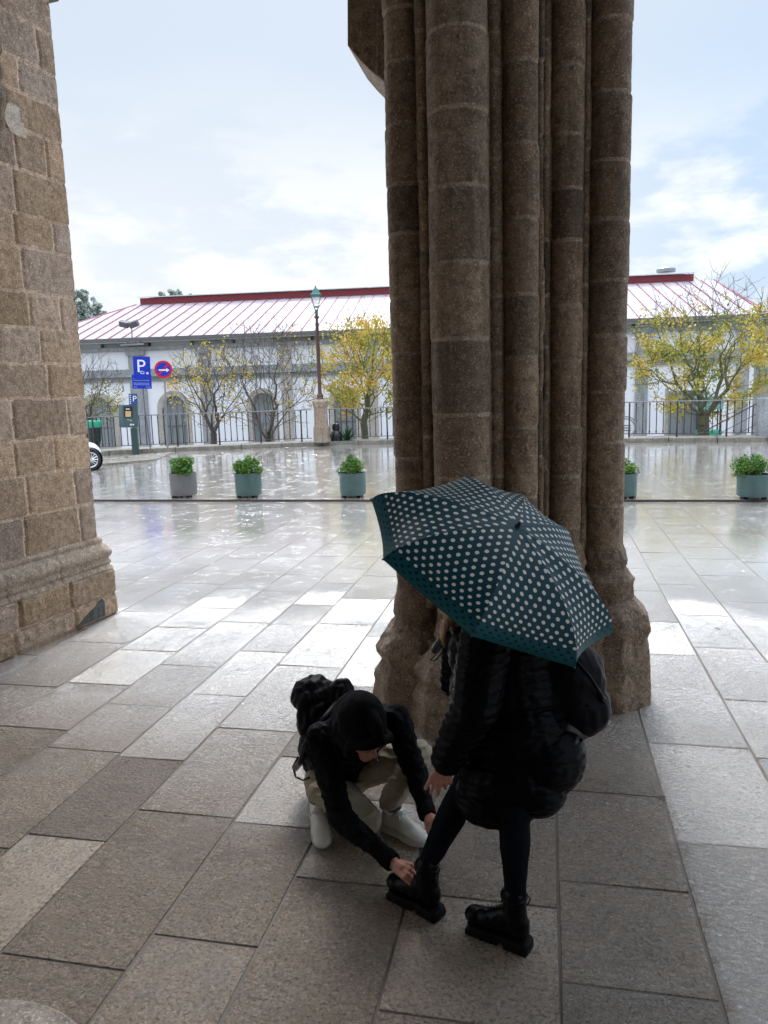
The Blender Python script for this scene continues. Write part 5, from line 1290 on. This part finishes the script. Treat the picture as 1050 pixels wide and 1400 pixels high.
outer = t.rng(sx.outputs[1], .398, .402, 0, 1); far = t.rng(sx.outputs[1], .478, .482, 0, 1); near = t.rng(sx.outputs[1], .03, .032, 0, 1)
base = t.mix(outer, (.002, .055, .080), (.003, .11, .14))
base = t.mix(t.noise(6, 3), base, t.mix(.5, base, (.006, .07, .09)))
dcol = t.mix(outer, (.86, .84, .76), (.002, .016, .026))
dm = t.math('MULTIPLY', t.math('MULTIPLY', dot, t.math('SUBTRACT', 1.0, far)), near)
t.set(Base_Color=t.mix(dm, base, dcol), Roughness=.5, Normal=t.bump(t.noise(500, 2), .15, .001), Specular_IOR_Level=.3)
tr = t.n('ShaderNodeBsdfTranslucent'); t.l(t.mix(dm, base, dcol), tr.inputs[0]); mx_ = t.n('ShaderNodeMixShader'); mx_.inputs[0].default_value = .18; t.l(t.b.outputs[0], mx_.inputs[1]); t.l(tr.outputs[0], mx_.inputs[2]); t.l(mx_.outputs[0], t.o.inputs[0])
MAT['polka'] = t.m
me = bpy.data.meshes.new('canopy'); me.from_pydata([tuple(Vector(v)-ORG[um]) for v in V], [], F); uvl = me.uv_layers.new(name='fabric')
for lp_ in me.loops: uvl.data[lp_.index].uv = UV[lp_.vertex_index]
me.materials.append(MAT['polka']); me.polygons.foreach_set('use_smooth', [True]*len(me.polygons)); me.update()
can = link('canopy', me, um)
m = MB()
for i in range(8): m.tube([rim[i].lerp(rim[(i+1) % 8], f/8)-un*.020*4*(f/8)*(1-f/8) + (uc_-rim[i].lerp(rim[(i+1) % 8], f/8))*(.05*4*(f/8)*(1-f/8)) for f in range(9)], .0012, 4, cap=False)
m.build('hem', 'teal', can)
for i in range(8):
    m = MB(); m.tube([ribpt(i, a/10)-un*.004 for a in range(11)], .0022, 5); m.tube([ribpt(i, .55)-un*.004, uc_-un*.08], .0018, 5); rb_ = m.build('rib', 'black', um)
    m = MB(); m.tube([ribpt(i, .985), rim[i]+(rim[i]-uc_).normalized()*.006], .003, 6); m.build('rib_tip', 'teal', rb_)
m = MB(); m.tube([tip-un*.01, uc_-un*.42], .0055, 8); m.build('shaft', 'steel', um)
m = MB(); m.tube([tip-un*.004, tip+un*.004, tip+un*.018, tip+un*.022], [.014, .010, .007, .004], 12); m.build('ferrule', 'black', um, smooth='auto')
m = MB(); hb = uc_-un*.42; m.tube([hb, hb-un*.02, hb-un*.11, hb-un*.12], [.012, .016, .018, .012], 12); m.build('handle', 'black', um, smooth='auto')
h0 = at(609, 866, 2.86); m = MB(); m.tube([h0, at(604, 880, 2.84), at(594, 897, 2.83), at(588, 902, 2.83), at(594, 903, 2.84), at(604, 893, 2.84), at(609, 878, 2.85), h0], .0032, 6); m.build('wrist_strap', 'teal', um, smooth=True)
# fallen leaves
for px, py, lb, s_ in ((905, 1090, 'small brown fallen leaf on the wet paving right of the people', .022), (981, 859, 'tiny dark leaf lying far right on the wet plaza', .02)):
    p = gr(px, py, .006); m = MB(); m.add([p+Vector(v)*s_ for v in ((-1.2, 0, 0), (-.3, .55, .25), (1.1, .15, .1), (.2, -.5, .3))]+[p+Vector(v)*s_ for v in ((-1.2, 0, -.1), (-.3, .55, .12), (1.1, .15, 0), (.2, -.5, .15))], [(0, 1, 2, 3), (7, 6, 5, 4), (0, 4, 5, 1), (1, 5, 6, 2), (2, 6, 7, 3), (3, 7, 4, 0)])
    tag(m.build('fallen_leaf', plain('dead_leaf', (.07, .03, .018), .5), org=p), lb, 'leaf', 'fallen leaves')
